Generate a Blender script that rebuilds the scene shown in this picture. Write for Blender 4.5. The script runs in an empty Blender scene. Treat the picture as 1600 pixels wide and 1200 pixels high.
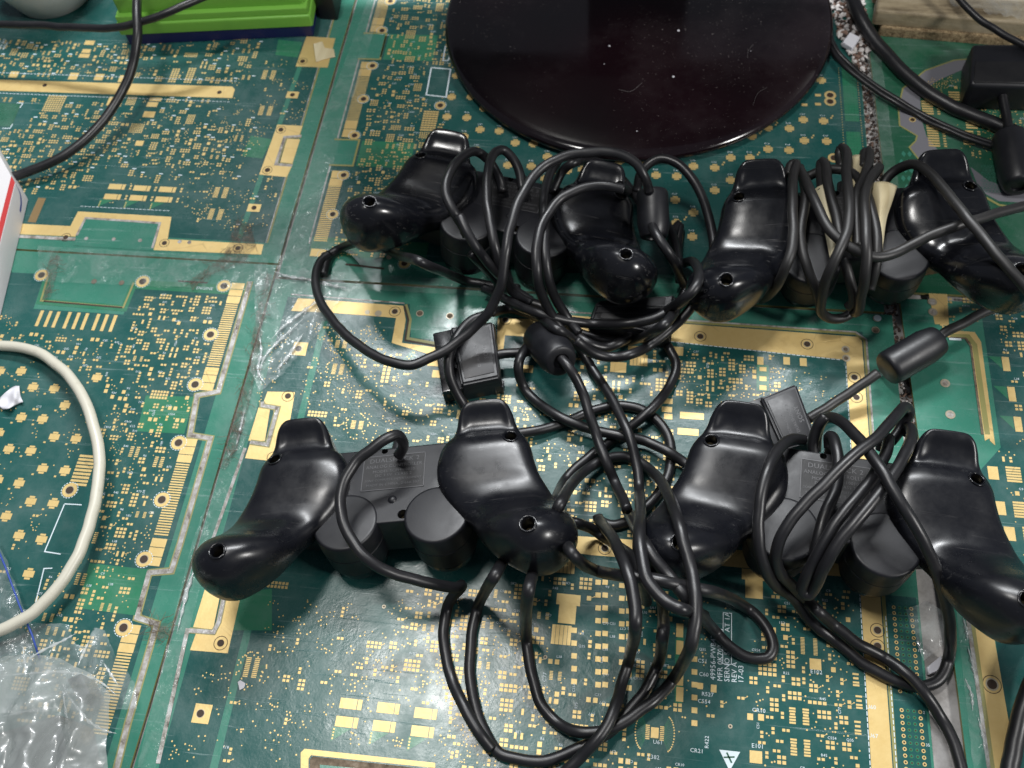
import bpy, bmesh, math, random
import numpy as np
from mathutils import Matrix, Vector
from mathutils.bvhtree import BVHTree
random.seed(7)
rnd = random.random
# ------------------------------------------------------------ camera, light, exposure
# world: X, Y along the edges of the circuit boards, Z up, board tops at z = 0; builders below work in millimetres
RM = np.array([[0.9913, 0.1149, -0.0639], [0.0692, -0.8695, -0.489], [-0.1117, 0.4804, -0.8699]])
CAMH = 420.0
sc = bpy.context.scene
COL = sc.collection
cam = bpy.data.cameras.new('camera')
camo = bpy.data.objects.new('camera', cam)
COL.objects.link(camo)
u_, _, v_ = np.linalg.svd(RM)
RO = u_ @ v_
camo.matrix_world = Matrix.Translation((0, 0, CAMH / 1000)) @ Matrix([list(RO[0]), list(-RO[1]), list(-RO[2])]).transposed().to_4x4()
cam.sensor_width = 36.0
cam.lens = 33.75
cam.clip_start = 0.02
cam.clip_end = 50
cam.dof.use_dof = True
cam.dof.focus_distance = 0.41
cam.dof.aperture_fstop = 16
sc.camera = camo
world = bpy.data.worlds.new('World')
sc.world = world
world.use_nodes = True
bg = world.node_tree.nodes['Background']
bg.inputs[0].default_value = (0.80, 0.85, 1.0, 1)
bg.inputs[1].default_value = 0.145


def area(name, loc, target, sx, sy, power, color=(1, 0.98, 0.95)):
    l = bpy.data.lights.new(name, 'AREA')
    l.shape = 'RECTANGLE'
    l.size = sx
    l.size_y = sy
    l.energy = power
    l.color = color
    o = bpy.data.objects.new(name, l)
    COL.objects.link(o)
    o.location = loc
    o.rotation_euler = (Vector(target) - Vector(loc)).to_track_quat('-Z', 'Y').to_euler()
    return o


area('ceiling_lamp', (-0.29, 0.33, 1.30), (-0.08, 0.15, 0), 0.22, 0.14, 7.0)
area('side_lamp', (1.35, -0.25, 1.15), (0, 0.2, 0), 0.26, 0.26, 17.0, (1.0, 0.98, 0.95))
area('tube_lamp', (-0.10, 1.30, 1.55), (0, 0.3, 0), 1.10, 0.07, 38.0, (0.96, 0.98, 1.0))
sc.view_settings.view_transform = 'Standard'
sc.view_settings.look = 'None'
sc.view_settings.exposure = 0.0
sc.view_settings.gamma = 1.0
sc.render.engine = 'CYCLES'


def W(px, py, z=0.0):
    d = RM.T @ np.array([(px - 800) / 1500, (py - 600) / 1500, 1.0])
    t = (z - CAMH) / d[2]
    return (d[0] * t, d[1] * t)


# ------------------------------------------------------------ materials
def mat(name, color, rough=0.5, metal=0.0, spec=0.5, coat=0.0, coat_rough=0.1, build=None, emis=None):
    m = bpy.data.materials.new(name)
    m.use_nodes = True
    nt = m.node_tree
    b = nt.nodes['Principled BSDF']
    b.inputs['Base Color'].default_value = (*color, 1)
    b.inputs['Roughness'].default_value = rough
    b.inputs['Metallic'].default_value = metal
    b.inputs['Specular IOR Level'].default_value = spec
    b.inputs['Coat Weight'].default_value = coat
    b.inputs['Coat Roughness'].default_value = coat_rough
    if build:
        build(nt, b)
    return m


def N(nt, t, **kw):
    n = nt.nodes.new(t)
    for k, v in kw.items():
        if k.startswith('_'):
            setattr(n, k[1:], v)
        else:
            key = k.replace('__', ' ')
            n.inputs[int(key[1:]) if key[0] == 'i' and key[1:].isdigit() else key].default_value = v
    return n


def noise(nt, scale, detail=4, rough=0.6, stretch=None, rot=0.0, dist=0.0):
    tc = nt.nodes.new('ShaderNodeTexCoord')
    src = tc.outputs['Object']
    if stretch or rot:
        mp = nt.nodes.new('ShaderNodeMapping')
        mp.inputs['Scale'].default_value = stretch or (1, 1, 1)
        mp.inputs['Rotation'].default_value = (0, 0, rot)
        mp.vector_type = 'TEXTURE' if False else 'POINT'
        nt.links.new(src, mp.inputs[0])
        src = mp.outputs[0]
    n = N(nt, 'ShaderNodeTexNoise', Scale=scale, Detail=detail, Roughness=rough, Distortion=dist)
    nt.links.new(src, n.inputs['Vector'])
    return n.outputs['Fac']


def ramp(nt, src, stops):
    r = nt.nodes.new('ShaderNodeValToRGB')
    el = r.color_ramp.elements
    while len(el) > len(stops):
        el.remove(el[-1])
    while len(el) < len(stops):
        el.new(0.5)
    for e, (p, c) in zip(el, stops):
        e.position = p
        e.color = c if len(c) == 4 else (*c, 1)
    nt.links.new(src, r.inputs[0])
    return r.outputs[0]


def g(v):
    return (v, v, v, 1)


def mix(nt, fac, a, b):
    m = nt.nodes.new('ShaderNodeMix')
    m.data_type = 'RGBA'
    for s, v in ((m.inputs[0], fac), (m.inputs[6], a), (m.inputs[7], b)):
        if isinstance(v, (float, int)):
            s.default_value = v
        elif isinstance(v, tuple):
            s.default_value = v if len(v) == 4 else (*v, 1)
        else:
            nt.links.new(v, s)
    return m.outputs[2]


def bump(nt, b, srcs):
    prev = None
    for h, strength, dist in srcs:
        n = N(nt, 'ShaderNodeBump', Strength=strength, Distance=dist)
        nt.links.new(h, n.inputs['Height'])
        if prev:
            nt.links.new(prev, n.inputs['Normal'])
        prev = n.outputs[0]
    nt.links.new(prev, b.inputs['Normal'])
    nt.links.new(prev, b.inputs['Coat Normal'])


def scratches(nt, thr=0.70):
    """fine straight scratches in several directions, 0..1"""
    out = None
    for rot, sc_, w in ((0.5, 260, 1), (1.3, 300, 1), (2.3, 240, 1), (2.9, 320, 1)):
        f = noise(nt, sc_, 2, 0.5, (0.045, 1.6, 1), rot)
        r = ramp(nt, f, [(thr - 0.02, g(0)), (thr, g(1)), (thr + 0.02, g(0))])
        if out is None:
            out = r
        else:
            m = N(nt, 'ShaderNodeMath', _operation='MAXIMUM')
            nt.links.new(out, m.inputs[0])
            nt.links.new(r, m.inputs[1])
            out = m.outputs[0]
    # only in patches
    p = ramp(nt, noise(nt, 22, 3), [(0.40, g(0.12)), (0.58, g(1))])
    m = N(nt, 'ShaderNodeMath', _operation='MULTIPLY')
    nt.links.new(out, m.inputs[0])
    nt.links.new(p, m.inputs[1])
    return m.outputs[0]


def mask_mat(name, c1, c2, rough=0.25, scr=0.30):
    def f(nt, b):
        base = mix(nt, noise(nt, 14, 3), c1, c2)
        s = scratches(nt)
        k = N(nt, 'ShaderNodeMath', _operation='MULTIPLY', i1=scr)
        nt.links.new(s, k.inputs[0])
        base = mix(nt, k.outputs[0], base, (0.34, 0.44, 0.44))
        # thin film of grime and milky haze, painted in blotches
        d = ramp(nt, noise(nt, 30, 6, 0.7), [(0.46, g(0.02)), (0.78, g(0.30))])
        base = mix(nt, d, base, (0.20, 0.26, 0.25))
        nt.links.new(base, b.inputs['Base Color'])
        nt.links.new(ramp(nt, noise(nt, 55, 5, 0.65), [(0.3, g(rough - 0.08)), (0.7, g(rough + 0.13))]), b.inputs['Roughness'])
        bump(nt, b, [(noise(nt, 900, 3, 0.6), 0.16, 0.0002), (noise(nt, 170, 3, 0.5, dist=0.6), 0.28, 0.0003), (s, 0.35, 0.0001)])
    return mat(name, c1, rough, spec=0.5, build=f)


M = {}
M['teal'] = mask_mat('teal_solder_mask', (0.007, 0.064, 0.060), (0.012, 0.090, 0.080))
M['green'] = mask_mat('green_solder_mask', (0.030, 0.165, 0.115), (0.045, 0.215, 0.150))
M['lime'] = mask_mat('bright_green_solder_mask', (0.020, 0.150, 0.078), (0.030, 0.190, 0.100))
M['dgreen'] = mask_mat('dark_green_solder_mask', (0.010, 0.075, 0.040), (0.018, 0.105, 0.055))


def gold_f(nt, b):
    c = mix(nt, noise(nt, 120, 5, 0.7), (0.62, 0.43, 0.15), (0.76, 0.59, 0.27))
    d = ramp(nt, noise(nt, 35, 7, 0.72), [(0.55, g(0)), (0.80, g(0.55))])
    c = mix(nt, d, c, (0.30, 0.19, 0.08))
    v = nt.nodes.new('ShaderNodeTexVoronoi')
    v.feature = 'DISTANCE_TO_EDGE'
    v.inputs['Scale'].default_value = 70
    tc = nt.nodes.new('ShaderNodeTexCoord')
    nt.links.new(tc.outputs['Object'], v.inputs['Vector'])
    cr = ramp(nt, v.outputs['Distance'], [(0.0, g(0.32)), (0.018, g(0))])
    pm = ramp(nt, noise(nt, 26, 3), [(0.52, g(0)), (0.60, g(1))])
    mm = N(nt, 'ShaderNodeMath', _operation='MULTIPLY')
    nt.links.new(cr, mm.inputs[0])
    nt.links.new(pm, mm.inputs[1])
    c = mix(nt, mm.outputs[0], c, (0.14, 0.07, 0.02))
    nt.links.new(c, b.inputs['Base Color'])
    bump(nt, b, [(noise(nt, 700, 4, 0.6), 0.25, 0.0002), (noise(nt, 90, 3), 0.2, 0.0004)])


M['gold'] = mat('gold_plating', (0.8, 0.53, 0.18), 0.42, metal=0.35, build=gold_f)
M['silk'] = mat('white_legend_ink', (0.62, 0.72, 0.76), 0.6)
M['hole'] = mat('dark_drill_hole', (0.035, 0.018, 0.008), 0.6)
M['tin'] = mat('tinned_ring', (0.45, 0.40, 0.30), 0.4, metal=0.5)


def slot_f(nt, b):
    c = ramp(nt, noise(nt, 160, 6, 0.7), [(0.32, (0.07, 0.05, 0.035)), (0.46, (0.30, 0.28, 0.25)), (0.66, (0.55, 0.55, 0.55))])
    nt.links.new(c, b.inputs['Base Color'])
    bump(nt, b, [(noise(nt, 350, 4, 0.6), 0.6, 0.0006)])


M['slot'] = mat('routed_slot_grime', (0.2, 0.18, 0.15), 0.30, coat=0.5, build=slot_f)


def grime_f(nt, b):
    c = ramp(nt, noise(nt, 220, 6, 0.7), [(0.3, (0.05, 0.035, 0.02)), (0.55, (0.16, 0.12, 0.08)), (0.75, (0.33, 0.28, 0.22))])
    nt.links.new(c, b.inputs['Base Color'])


M['grime'] = mat('brown_grime', (0.15, 0.1, 0.07), 0.8, build=grime_f)
M['fr4'] = mat('fibreglass_edge', (0.26, 0.25, 0.09), 0.45)
M['grey'] = mat('grey_cut_out', (0.17, 0.17, 0.19), 0.5)
M['brownbar'] = mat('tarnished_pad', (0.20, 0.13, 0.05), 0.5)


def plastic(name, base, rough, speck=0.30, bumpy=0.02, scuff=0.0):
    def f(nt, b):
        d = ramp(nt, noise(nt, 900, 3, 0.7), [(0.715, g(0)), (0.74, g(1))])
        p = ramp(nt, noise(nt, 40, 4), [(0.45, g(0)), (0.62, g(1))])
        m = N(nt, 'ShaderNodeMath', _operation='MULTIPLY')
        nt.links.new(d, m.inputs[0])
        nt.links.new(p, m.inputs[1])
        k = N(nt, 'ShaderNodeMath', _operation='MULTIPLY', i1=speck)
        nt.links.new(m.outputs[0], k.inputs[0])
        film = ramp(nt, noise(nt, 28, 6, 0.7), [(0.50, g(0)), (0.85, g(0.035))])
        c = mix(nt, film, (*base, 1), (0.22, 0.21, 0.22))
        c = mix(nt, k.outputs[0], c, (0.45, 0.43, 0.42))
        if scuff:
            q = N(nt, 'ShaderNodeMath', _operation='MULTIPLY', i1=scuff)
            nt.links.new(scratches(nt, 0.72), q.inputs[0])
            c = mix(nt, q.outputs[0], c, (0.30, 0.29, 0.28))
        nt.links.new(c, b.inputs['Base Color'])
        nt.links.new(ramp(nt, noise(nt, 65, 5, 0.7), [(0.3, g(rough - 0.05)), (0.72, g(rough + 0.12))]), b.inputs['Roughness'])
        bump(nt, b, [(noise(nt, 1500, 3, 0.6), bumpy * 5, 0.00008), (noise(nt, 60, 2), bumpy, 0.002)])
    return mat(name, base, rough, spec=0.55, build=f)


M['shell'] = plastic('glossy_black_plastic', (0.0045, 0.005, 0.0070), 0.19, scuff=0.25)
M['satin'] = plastic('satin_black_plastic', (0.0042, 0.0047, 0.0070), 0.265, 0.2, scuff=0.12)
M['matte'] = plastic('matt_black_plastic', (0.0055, 0.006, 0.0085), 0.40, 0.2, 0.05)
M['label'] = plastic('black_label', (0.004, 0.004, 0.005), 0.5, 0.5, 0.2)
M['emboss_glint'] = mat('lit_embossed_lettering', (0.075, 0.075, 0.080), 0.4)  # black lettering painted paler, for light caught on its raised edges
M['rubber'] = plastic('cable_rubber', (0.009, 0.009, 0.0105), 0.36, 0.28, 0.05)
M['rubber2'] = plastic('dusty_cable_rubber', (0.014, 0.0135, 0.0135), 0.44, 0.6, 0.06)
M['screw'] = mat('dirty_screw', (0.10, 0.085, 0.05), 0.35, metal=0.7)
M['orange'] = mat('copper_scrap', (0.35, 0.08, 0.03), 0.5)


def disc_f(nt, b):
    d = ramp(nt, noise(nt, 700, 3, 0.75), [(0.675, g(0)), (0.70, g(1))])
    p = ramp(nt, noise(nt, 25, 4), [(0.42, g(0)), (0.7, g(1))])
    m = N(nt, 'ShaderNodeMath', _operation='MULTIPLY')
    nt.links.new(d, m.inputs[0])
    nt.links.new(p, m.inputs[1])
    k = N(nt, 'ShaderNodeMath', _operation='MULTIPLY', i1=0.55)
    nt.links.new(m.outputs[0], k.inputs[0])
    film = ramp(nt, noise(nt, 14, 5, 0.7), [(0.50, g(0)), (0.80, g(0.05))])
    red_reflection = ramp(nt, noise(nt, 7, 2, 0.5), [(0.42, (0.004, 0.003, 0.004)), (0.68, (0.010, 0.0035, 0.0055))])  # dark red reflection of the surroundings painted into the black
    c = mix(nt, film, red_reflection, (0.30, 0.27, 0.28))
    c = mix(nt, k.outputs[0], c, (0.55, 0.50, 0.48))
    nt.links.new(c, b.inputs['Base Color'])
    nt.links.new(ramp(nt, noise(nt, 40, 5, 0.7), [(0.3, g(0.06)), (0.75, g(0.22))]), b.inputs['Roughness'])


M['piano'] = mat('piano_black', (0.006, 0.003, 0.005), 0.1, build=disc_f)
M['white_cable'] = mat('ivory_cable', (0.55, 0.53, 0.44), 0.35, build=lambda nt, b: nt.links.new(mix(nt, ramp(nt, noise(nt, 300, 5, 0.7), [(0.55, g(0)), (0.8, g(0.4))]), (0.56, 0.54, 0.45), (0.32, 0.29, 0.22)), b.inputs['Base Color']))
M['greenbox'] = mat('green_plastic', (0.17, 0.42, 0.055), 0.42)
M['bluebox'] = mat('blue_plastic', (0.010, 0.014, 0.085), 0.45)
M['carton'] = mat('white_carton', (0.66, 0.65, 0.66), 0.6)
M['red'] = mat('red_print', (0.50, 0.03, 0.03), 0.6)
M['blue'] = mat('blue_print', (0.02, 0.06, 0.30), 0.6)
M['paper'] = mat('white_paper', (0.62, 0.62, 0.66), 0.7)


def cream_f(nt, b):
    c = ramp(nt, noise(nt, 60, 5, 0.6, (1, 0.12, 1)), [(0.3, (0.46, 0.37, 0.20)), (0.6, (0.68, 0.61, 0.41))])
    nt.links.new(c, b.inputs['Base Color'])
    bump(nt, b, [(noise(nt, 240, 4, 0.6, (1, 0.1, 1)), 0.6, 0.0008)])


M['cream'] = mat('cream_tape', (0.66, 0.6, 0.4), 0.6, build=cream_f)


def tray_f(nt, b):
    c = ramp(nt, noise(nt, 28, 6, 0.7, (0.5, 2, 2)), [(0.32, (0.09, 0.065, 0.035)), (0.5, (0.33, 0.27, 0.17)), (0.75, (0.50, 0.43, 0.31))])
    nt.links.new(c, b.inputs['Base Color'])
    bump(nt, b, [(noise(nt, 160, 5, 0.7), 0.5, 0.001)])


M['tray'] = mat('tan_board', (0.5, 0.4, 0.25), 0.5, build=tray_f)
M['card'] = mat('crumbly_cardboard', (0.3, 0.22, 0.12), 0.9, build=lambda nt, b: (nt.links.new(ramp(nt, noise(nt, 420, 5, 0.8), [(0.35, (0.10, 0.06, 0.025)), (0.65, (0.46, 0.35, 0.20))]), b.inputs['Base Color']), bump(nt, b, [(noise(nt, 400, 5, 0.8), 1.0, 0.0015)])))
M['jar'] = mat('grey_translucent_plastic', (0.50, 0.50, 0.48), 0.25)
M['jarlid'] = mat('cream_lid', (0.62, 0.62, 0.50), 0.4)


def table_f(nt, b):
    c = ramp(nt, noise(nt, 60, 7, 0.7), [(0.3, (0.17, 0.16, 0.15)), (0.6, (0.40, 0.39, 0.38))])
    nt.links.new(c, b.inputs['Base Color'])


M['table'] = mat('grey_table', (0.4, 0.4, 0.4), 0.55, build=table_f)


def film_mat(name, tint, alpha, rough, white, scale, strength, hazy=0.0):
    """clear plastic film: mostly see-through, glossy, slightly milky in the folds"""
    m = bpy.data.materials.new(name)
    m.use_nodes = True
    nt = m.node_tree
    b = nt.nodes['Principled BSDF']
    b.inputs['Base Color'].default_value = (*tint, 1)
    b.inputs['Roughness'].default_value = rough
    b.inputs['IOR'].default_value = 1.5
    b.inputs['Specular IOR Level'].default_value = 0.9
    b.inputs['Coat Weight'].default_value = 0.6
    b.inputs['Coat Roughness'].default_value = 0.08
    a = ramp(nt, noise(nt, scale, 6, 0.7, dist=0.8), [(0.45, g(alpha)), (0.75, g(white))])
    nt.links.new(a, b.inputs['Alpha'])
    bump(nt, b, [(noise(nt, scale * 0.7, 4, 0.6, dist=1.2), strength, 0.004), (noise(nt, scale * 5, 3, 0.6), strength * 0.5, 0.0006)])
    return m


M['film'] = film_mat('clear_film', (0.55, 0.60, 0.60), 0.12, 0.17, 0.45, 55, 0.45)
M['tape'] = film_mat('clear_tape', (0.50, 0.62, 0.58), 0.05, 0.16, 0.28, 80, 0.5)
M['bag'] = film_mat('poly_bag', (0.34, 0.37, 0.36), 0.46, 0.28, 0.80, 20, 0.28)
M['baginner'] = plastic('bagged_black_part', (0.02, 0.02, 0.025), 0.4)

# ------------------------------------------------------------ mesh helpers (mm in, metres out)


def mesh_obj(name, verts, faces, mats, fm=None, smooth=False, parent=None, auto=None):
    me = bpy.data.meshes.new(name)
    me.from_pydata([(v[0] / 1000, v[1] / 1000, v[2] / 1000) for v in verts], [], faces)
    if not isinstance(mats, (list, tuple)):
        mats = [mats]
    for m in mats:
        me.materials.append(m)
    if fm is not None:
        me.polygons.foreach_set('material_index', fm)
    if smooth:
        me.polygons.foreach_set('use_smooth', [True] * len(me.polygons))
    me.update()
    if auto:
        me.set_sharp_from_angle(angle=math.radians(auto))
    o = bpy.data.objects.new(name, me)
    COL.objects.link(o)
    if parent is not None:
        attach(o, parent)
    return o


def attach(o, parent):
    o.parent = parent
    o.matrix_parent_inverse = (parent.matrix_basis if parent.type == 'EMPTY' else Matrix()).inverted()


def bm_obj(name, bm, m, parent=None, smooth=True, auto=40, local=False):
    me = bpy.data.meshes.new(name)
    bmesh.ops.scale(bm, vec=(0.001, 0.001, 0.001), verts=bm.verts)
    bmesh.ops.recalc_face_normals(bm, faces=bm.faces)
    bm.to_mesh(me)
    bm.free()
    for k in (m if isinstance(m, (list, tuple)) else [m]):
        me.materials.append(k)
    if smooth:
        me.polygons.foreach_set('use_smooth', [True] * len(me.polygons))
        me.set_sharp_from_angle(angle=math.radians(auto))
    o = bpy.data.objects.new(name, me)
    COL.objects.link(o)
    if parent is not None:
        if local:
            o.parent = parent
        else:
            attach(o, parent)
    return o


def tag(o, label, cat, group=None, kind=None):
    o['label'] = label
    o['category'] = cat
    if group:
        o['group'] = group
    if kind:
        o['kind'] = kind
    return o


def thing(name, label, cat, loc=(0, 0, 0), rot=None, group=None):
    o = bpy.data.objects.new(name, None)
    o.empty_display_size = 0.01
    COL.objects.link(o)
    m = Matrix.Translation(Vector(loc) / 1000)
    if rot is not None:
        m = m @ rot.to_4x4()
    o.matrix_basis = m
    return tag(o, label, cat, group)


def prism(bm, poly, z0, z1, bevel=0.0, seg=2, mi=0):
    """closed prism from a CCW polygon"""
    vs = [bm.verts.new((x, y, z0)) for x, y in poly]
    f = bm.faces.new(vs)
    f.material_index = mi
    r = bmesh.ops.extrude_face_region(bm, geom=[f])
    nv = [e for e in r['geom'] if isinstance(e, bmesh.types.BMVert)]
    for v in nv:
        v.co.z = z1
    if bevel:
        ee = {e for v in nv for e in v.link_edges if all(w in nv for w in e.verts)}
        for v in nv:
            for e in v.link_edges:
                ee.add(e)
        bmesh.ops.bevel(bm, geom=list(ee), offset=bevel, segments=seg, profile=0.6, affect='EDGES', clamp_overlap=True)


def circle(cx, cy, r, n=48, a0=0.0, a1=2 * math.pi):
    return [(cx + r * math.cos(a0 + (a1 - a0) * i / n), cy + r * math.sin(a0 + (a1 - a0) * i / n)) for i in range(n)]


def lathe(bm, prof, n=48, mat_=None):
    """prof: list of (r, z), from the axis outwards and back"""
    rings = []
    for r, z in prof:
        if r < 1e-6:
            rings.append([bm.verts.new((0, 0, z))])
        else:
            rings.append([bm.verts.new((r * math.cos(2 * math.pi * i / n), r * math.sin(2 * math.pi * i / n), z)) for i in range(n)])
    for a, b in zip(rings[:-1], rings[1:]):
        for i in range(n):
            j = (i + 1) % n
            if len(a) == 1 and len(b) == 1:
                continue
            if len(a) == 1:
                bm.faces.new((a[0], b[i], b[j]))
            elif len(b) == 1:
                bm.faces.new((a[i], b[0], a[j]))
            else:
                bm.faces.new((a[i], b[i], b[j], a[j]))
    if mat_ is not None:
        bmesh.ops.transform(bm, matrix=mat_, verts=[v for r in rings for v in r])


def catmull(pts, per=8):
    p = [np.array(q, float) for q in pts]
    p = [2 * p[0] - p[1]] + p + [2 * p[-1] - p[-2]]
    out = []
    for i in range(1, len(p) - 2):
        a, b, c, d = p[i - 1:i + 3]
        # centripetal parametrisation on the first two coordinates
        def dt(u, v):
            return max(np.hypot(*(v - u)[:2]), 1e-3) ** 0.5
        t0 = 0
        t1 = t0 + dt(a, b)
        t2 = t1 + dt(b, c)
        t3 = t2 + dt(c, d)
        for k in range(per):
            t = t1 + (t2 - t1) * k / per
            A1 = (t1 - t) / (t1 - t0) * a + (t - t0) / (t1 - t0) * b
            A2 = (t2 - t) / (t2 - t1) * b + (t - t1) / (t2 - t1) * c
            A3 = (t3 - t) / (t3 - t2) * c + (t - t2) / (t3 - t2) * d
            B1 = (t2 - t) / (t2 - t0) * A1 + (t - t0) / (t2 - t0) * A2
            B2 = (t3 - t) / (t3 - t1) * A2 + (t - t1) / (t3 - t1) * A3
            out.append((t2 - t) / (t2 - t1) * B1 + (t - t1) / (t2 - t1) * B2)
    out.append(p[-2])
    return np.array(out)


def tube_geo(path, r, n=14, caps=True):
    """path Nx3; r scalar or array"""
    path = np.asarray(path, float)
    m = len(path)
    rr = np.full(m, r) if np.isscalar(r) else np.asarray(r)
    T = np.gradient(path, axis=0)
    T /= np.linalg.norm(T, axis=1)[:, None] + 1e-12
    up = np.array([0, 0, 1.0])
    if abs(T[0] @ up) > 0.9:
        up = np.array([1.0, 0, 0])
    u = np.cross(T[0], up)
    u /= np.linalg.norm(u)
    V, Fc = [], []
    for i in range(m):
        u = u - T[i] * (u @ T[i])
        u /= np.linalg.norm(u)
        w = np.cross(T[i], u)
        for k in range(n):
            a = 2 * math.pi * k / n
            V.append(path[i] + rr[i] * (math.cos(a) * u + math.sin(a) * w))
    for i in range(m - 1):
        for k in range(n):
            j = (k + 1) % n
            Fc.append((i * n + k, i * n + j, (i + 1) * n + j, (i + 1) * n + k))
    if caps:
        Fc.append(tuple(range(n))[::-1])
        Fc.append(tuple((m - 1) * n + k for k in range(n)))
    return V, Fc


# ------------------------------------------------------------ height map used to lay cables on what is below them
HX0, HY0, HC = -460.0, -60.0, 0.8
HN = (900, 900)
HM = np.zeros(HN)


def hstamp(pts):
    p = np.asarray(pts)
    i = ((p[:, 0] - HX0) / HC).astype(int)
    j = ((p[:, 1] - HY0) / HC).astype(int)
    ok = (i > 0) & (j > 0) & (i < HN[0] - 1) & (j < HN[1] - 1)
    for di in (-1, 0, 1):
        for dj in (-1, 0, 1):
            np.maximum.at(HM, (i[ok] + di, j[ok] + dj), p[ok, 2])


def hget(x, y, rad=2.0):
    i = int((x - HX0) / HC)
    j = int((y - HY0) / HC)
    k = int(rad / HC)
    if i < k or j < k or i >= HN[0] - k or j >= HN[1] - k:
        return 0.0
    return float(HM[i - k:i + k + 1, j - k:j + k + 1].max())


# ------------------------------------------------------------ circuit boards
LZ = {0: 0.0, 1: 0.04, 1.5: 0.065, 2: 0.09, 3: 0.14, 4: 0.19, 5: 0.25, 6: 0.31}
BM = ['green', 'teal', 'lime', 'dgreen', 'gold', 'silk', 'hole', 'tin', 'slot', 'fr4', 'brownbar', 'grime', 'matte', 'grey']
BI = {k: i for i, k in enumerate(BM)}
_txt = {}


def text_geo(s, size=1.0):
    if s not in _txt:
        cu = bpy.data.curves.new('t', 'FONT')
        cu.body = s
        cu.size = 1.0
        cu.resolution_u = 2
        cu.space_character = 1.05
        o = bpy.data.objects.new('t', cu)
        COL.objects.link(o)
        dg = bpy.context.evaluated_depsgraph_get()
        me = bpy.data.meshes.new_from_object(o.evaluated_get(dg))
        _txt[s] = ([(v.co.x, v.co.y) for v in me.vertices], [tuple(p.vertices) for p in me.polygons])
        bpy.data.objects.remove(o)
        bpy.data.meshes.remove(me)
        bpy.data.curves.remove(cu)
    v, f = _txt[s]
    return [(x * size, y * size) for x, y in v], f


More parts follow.
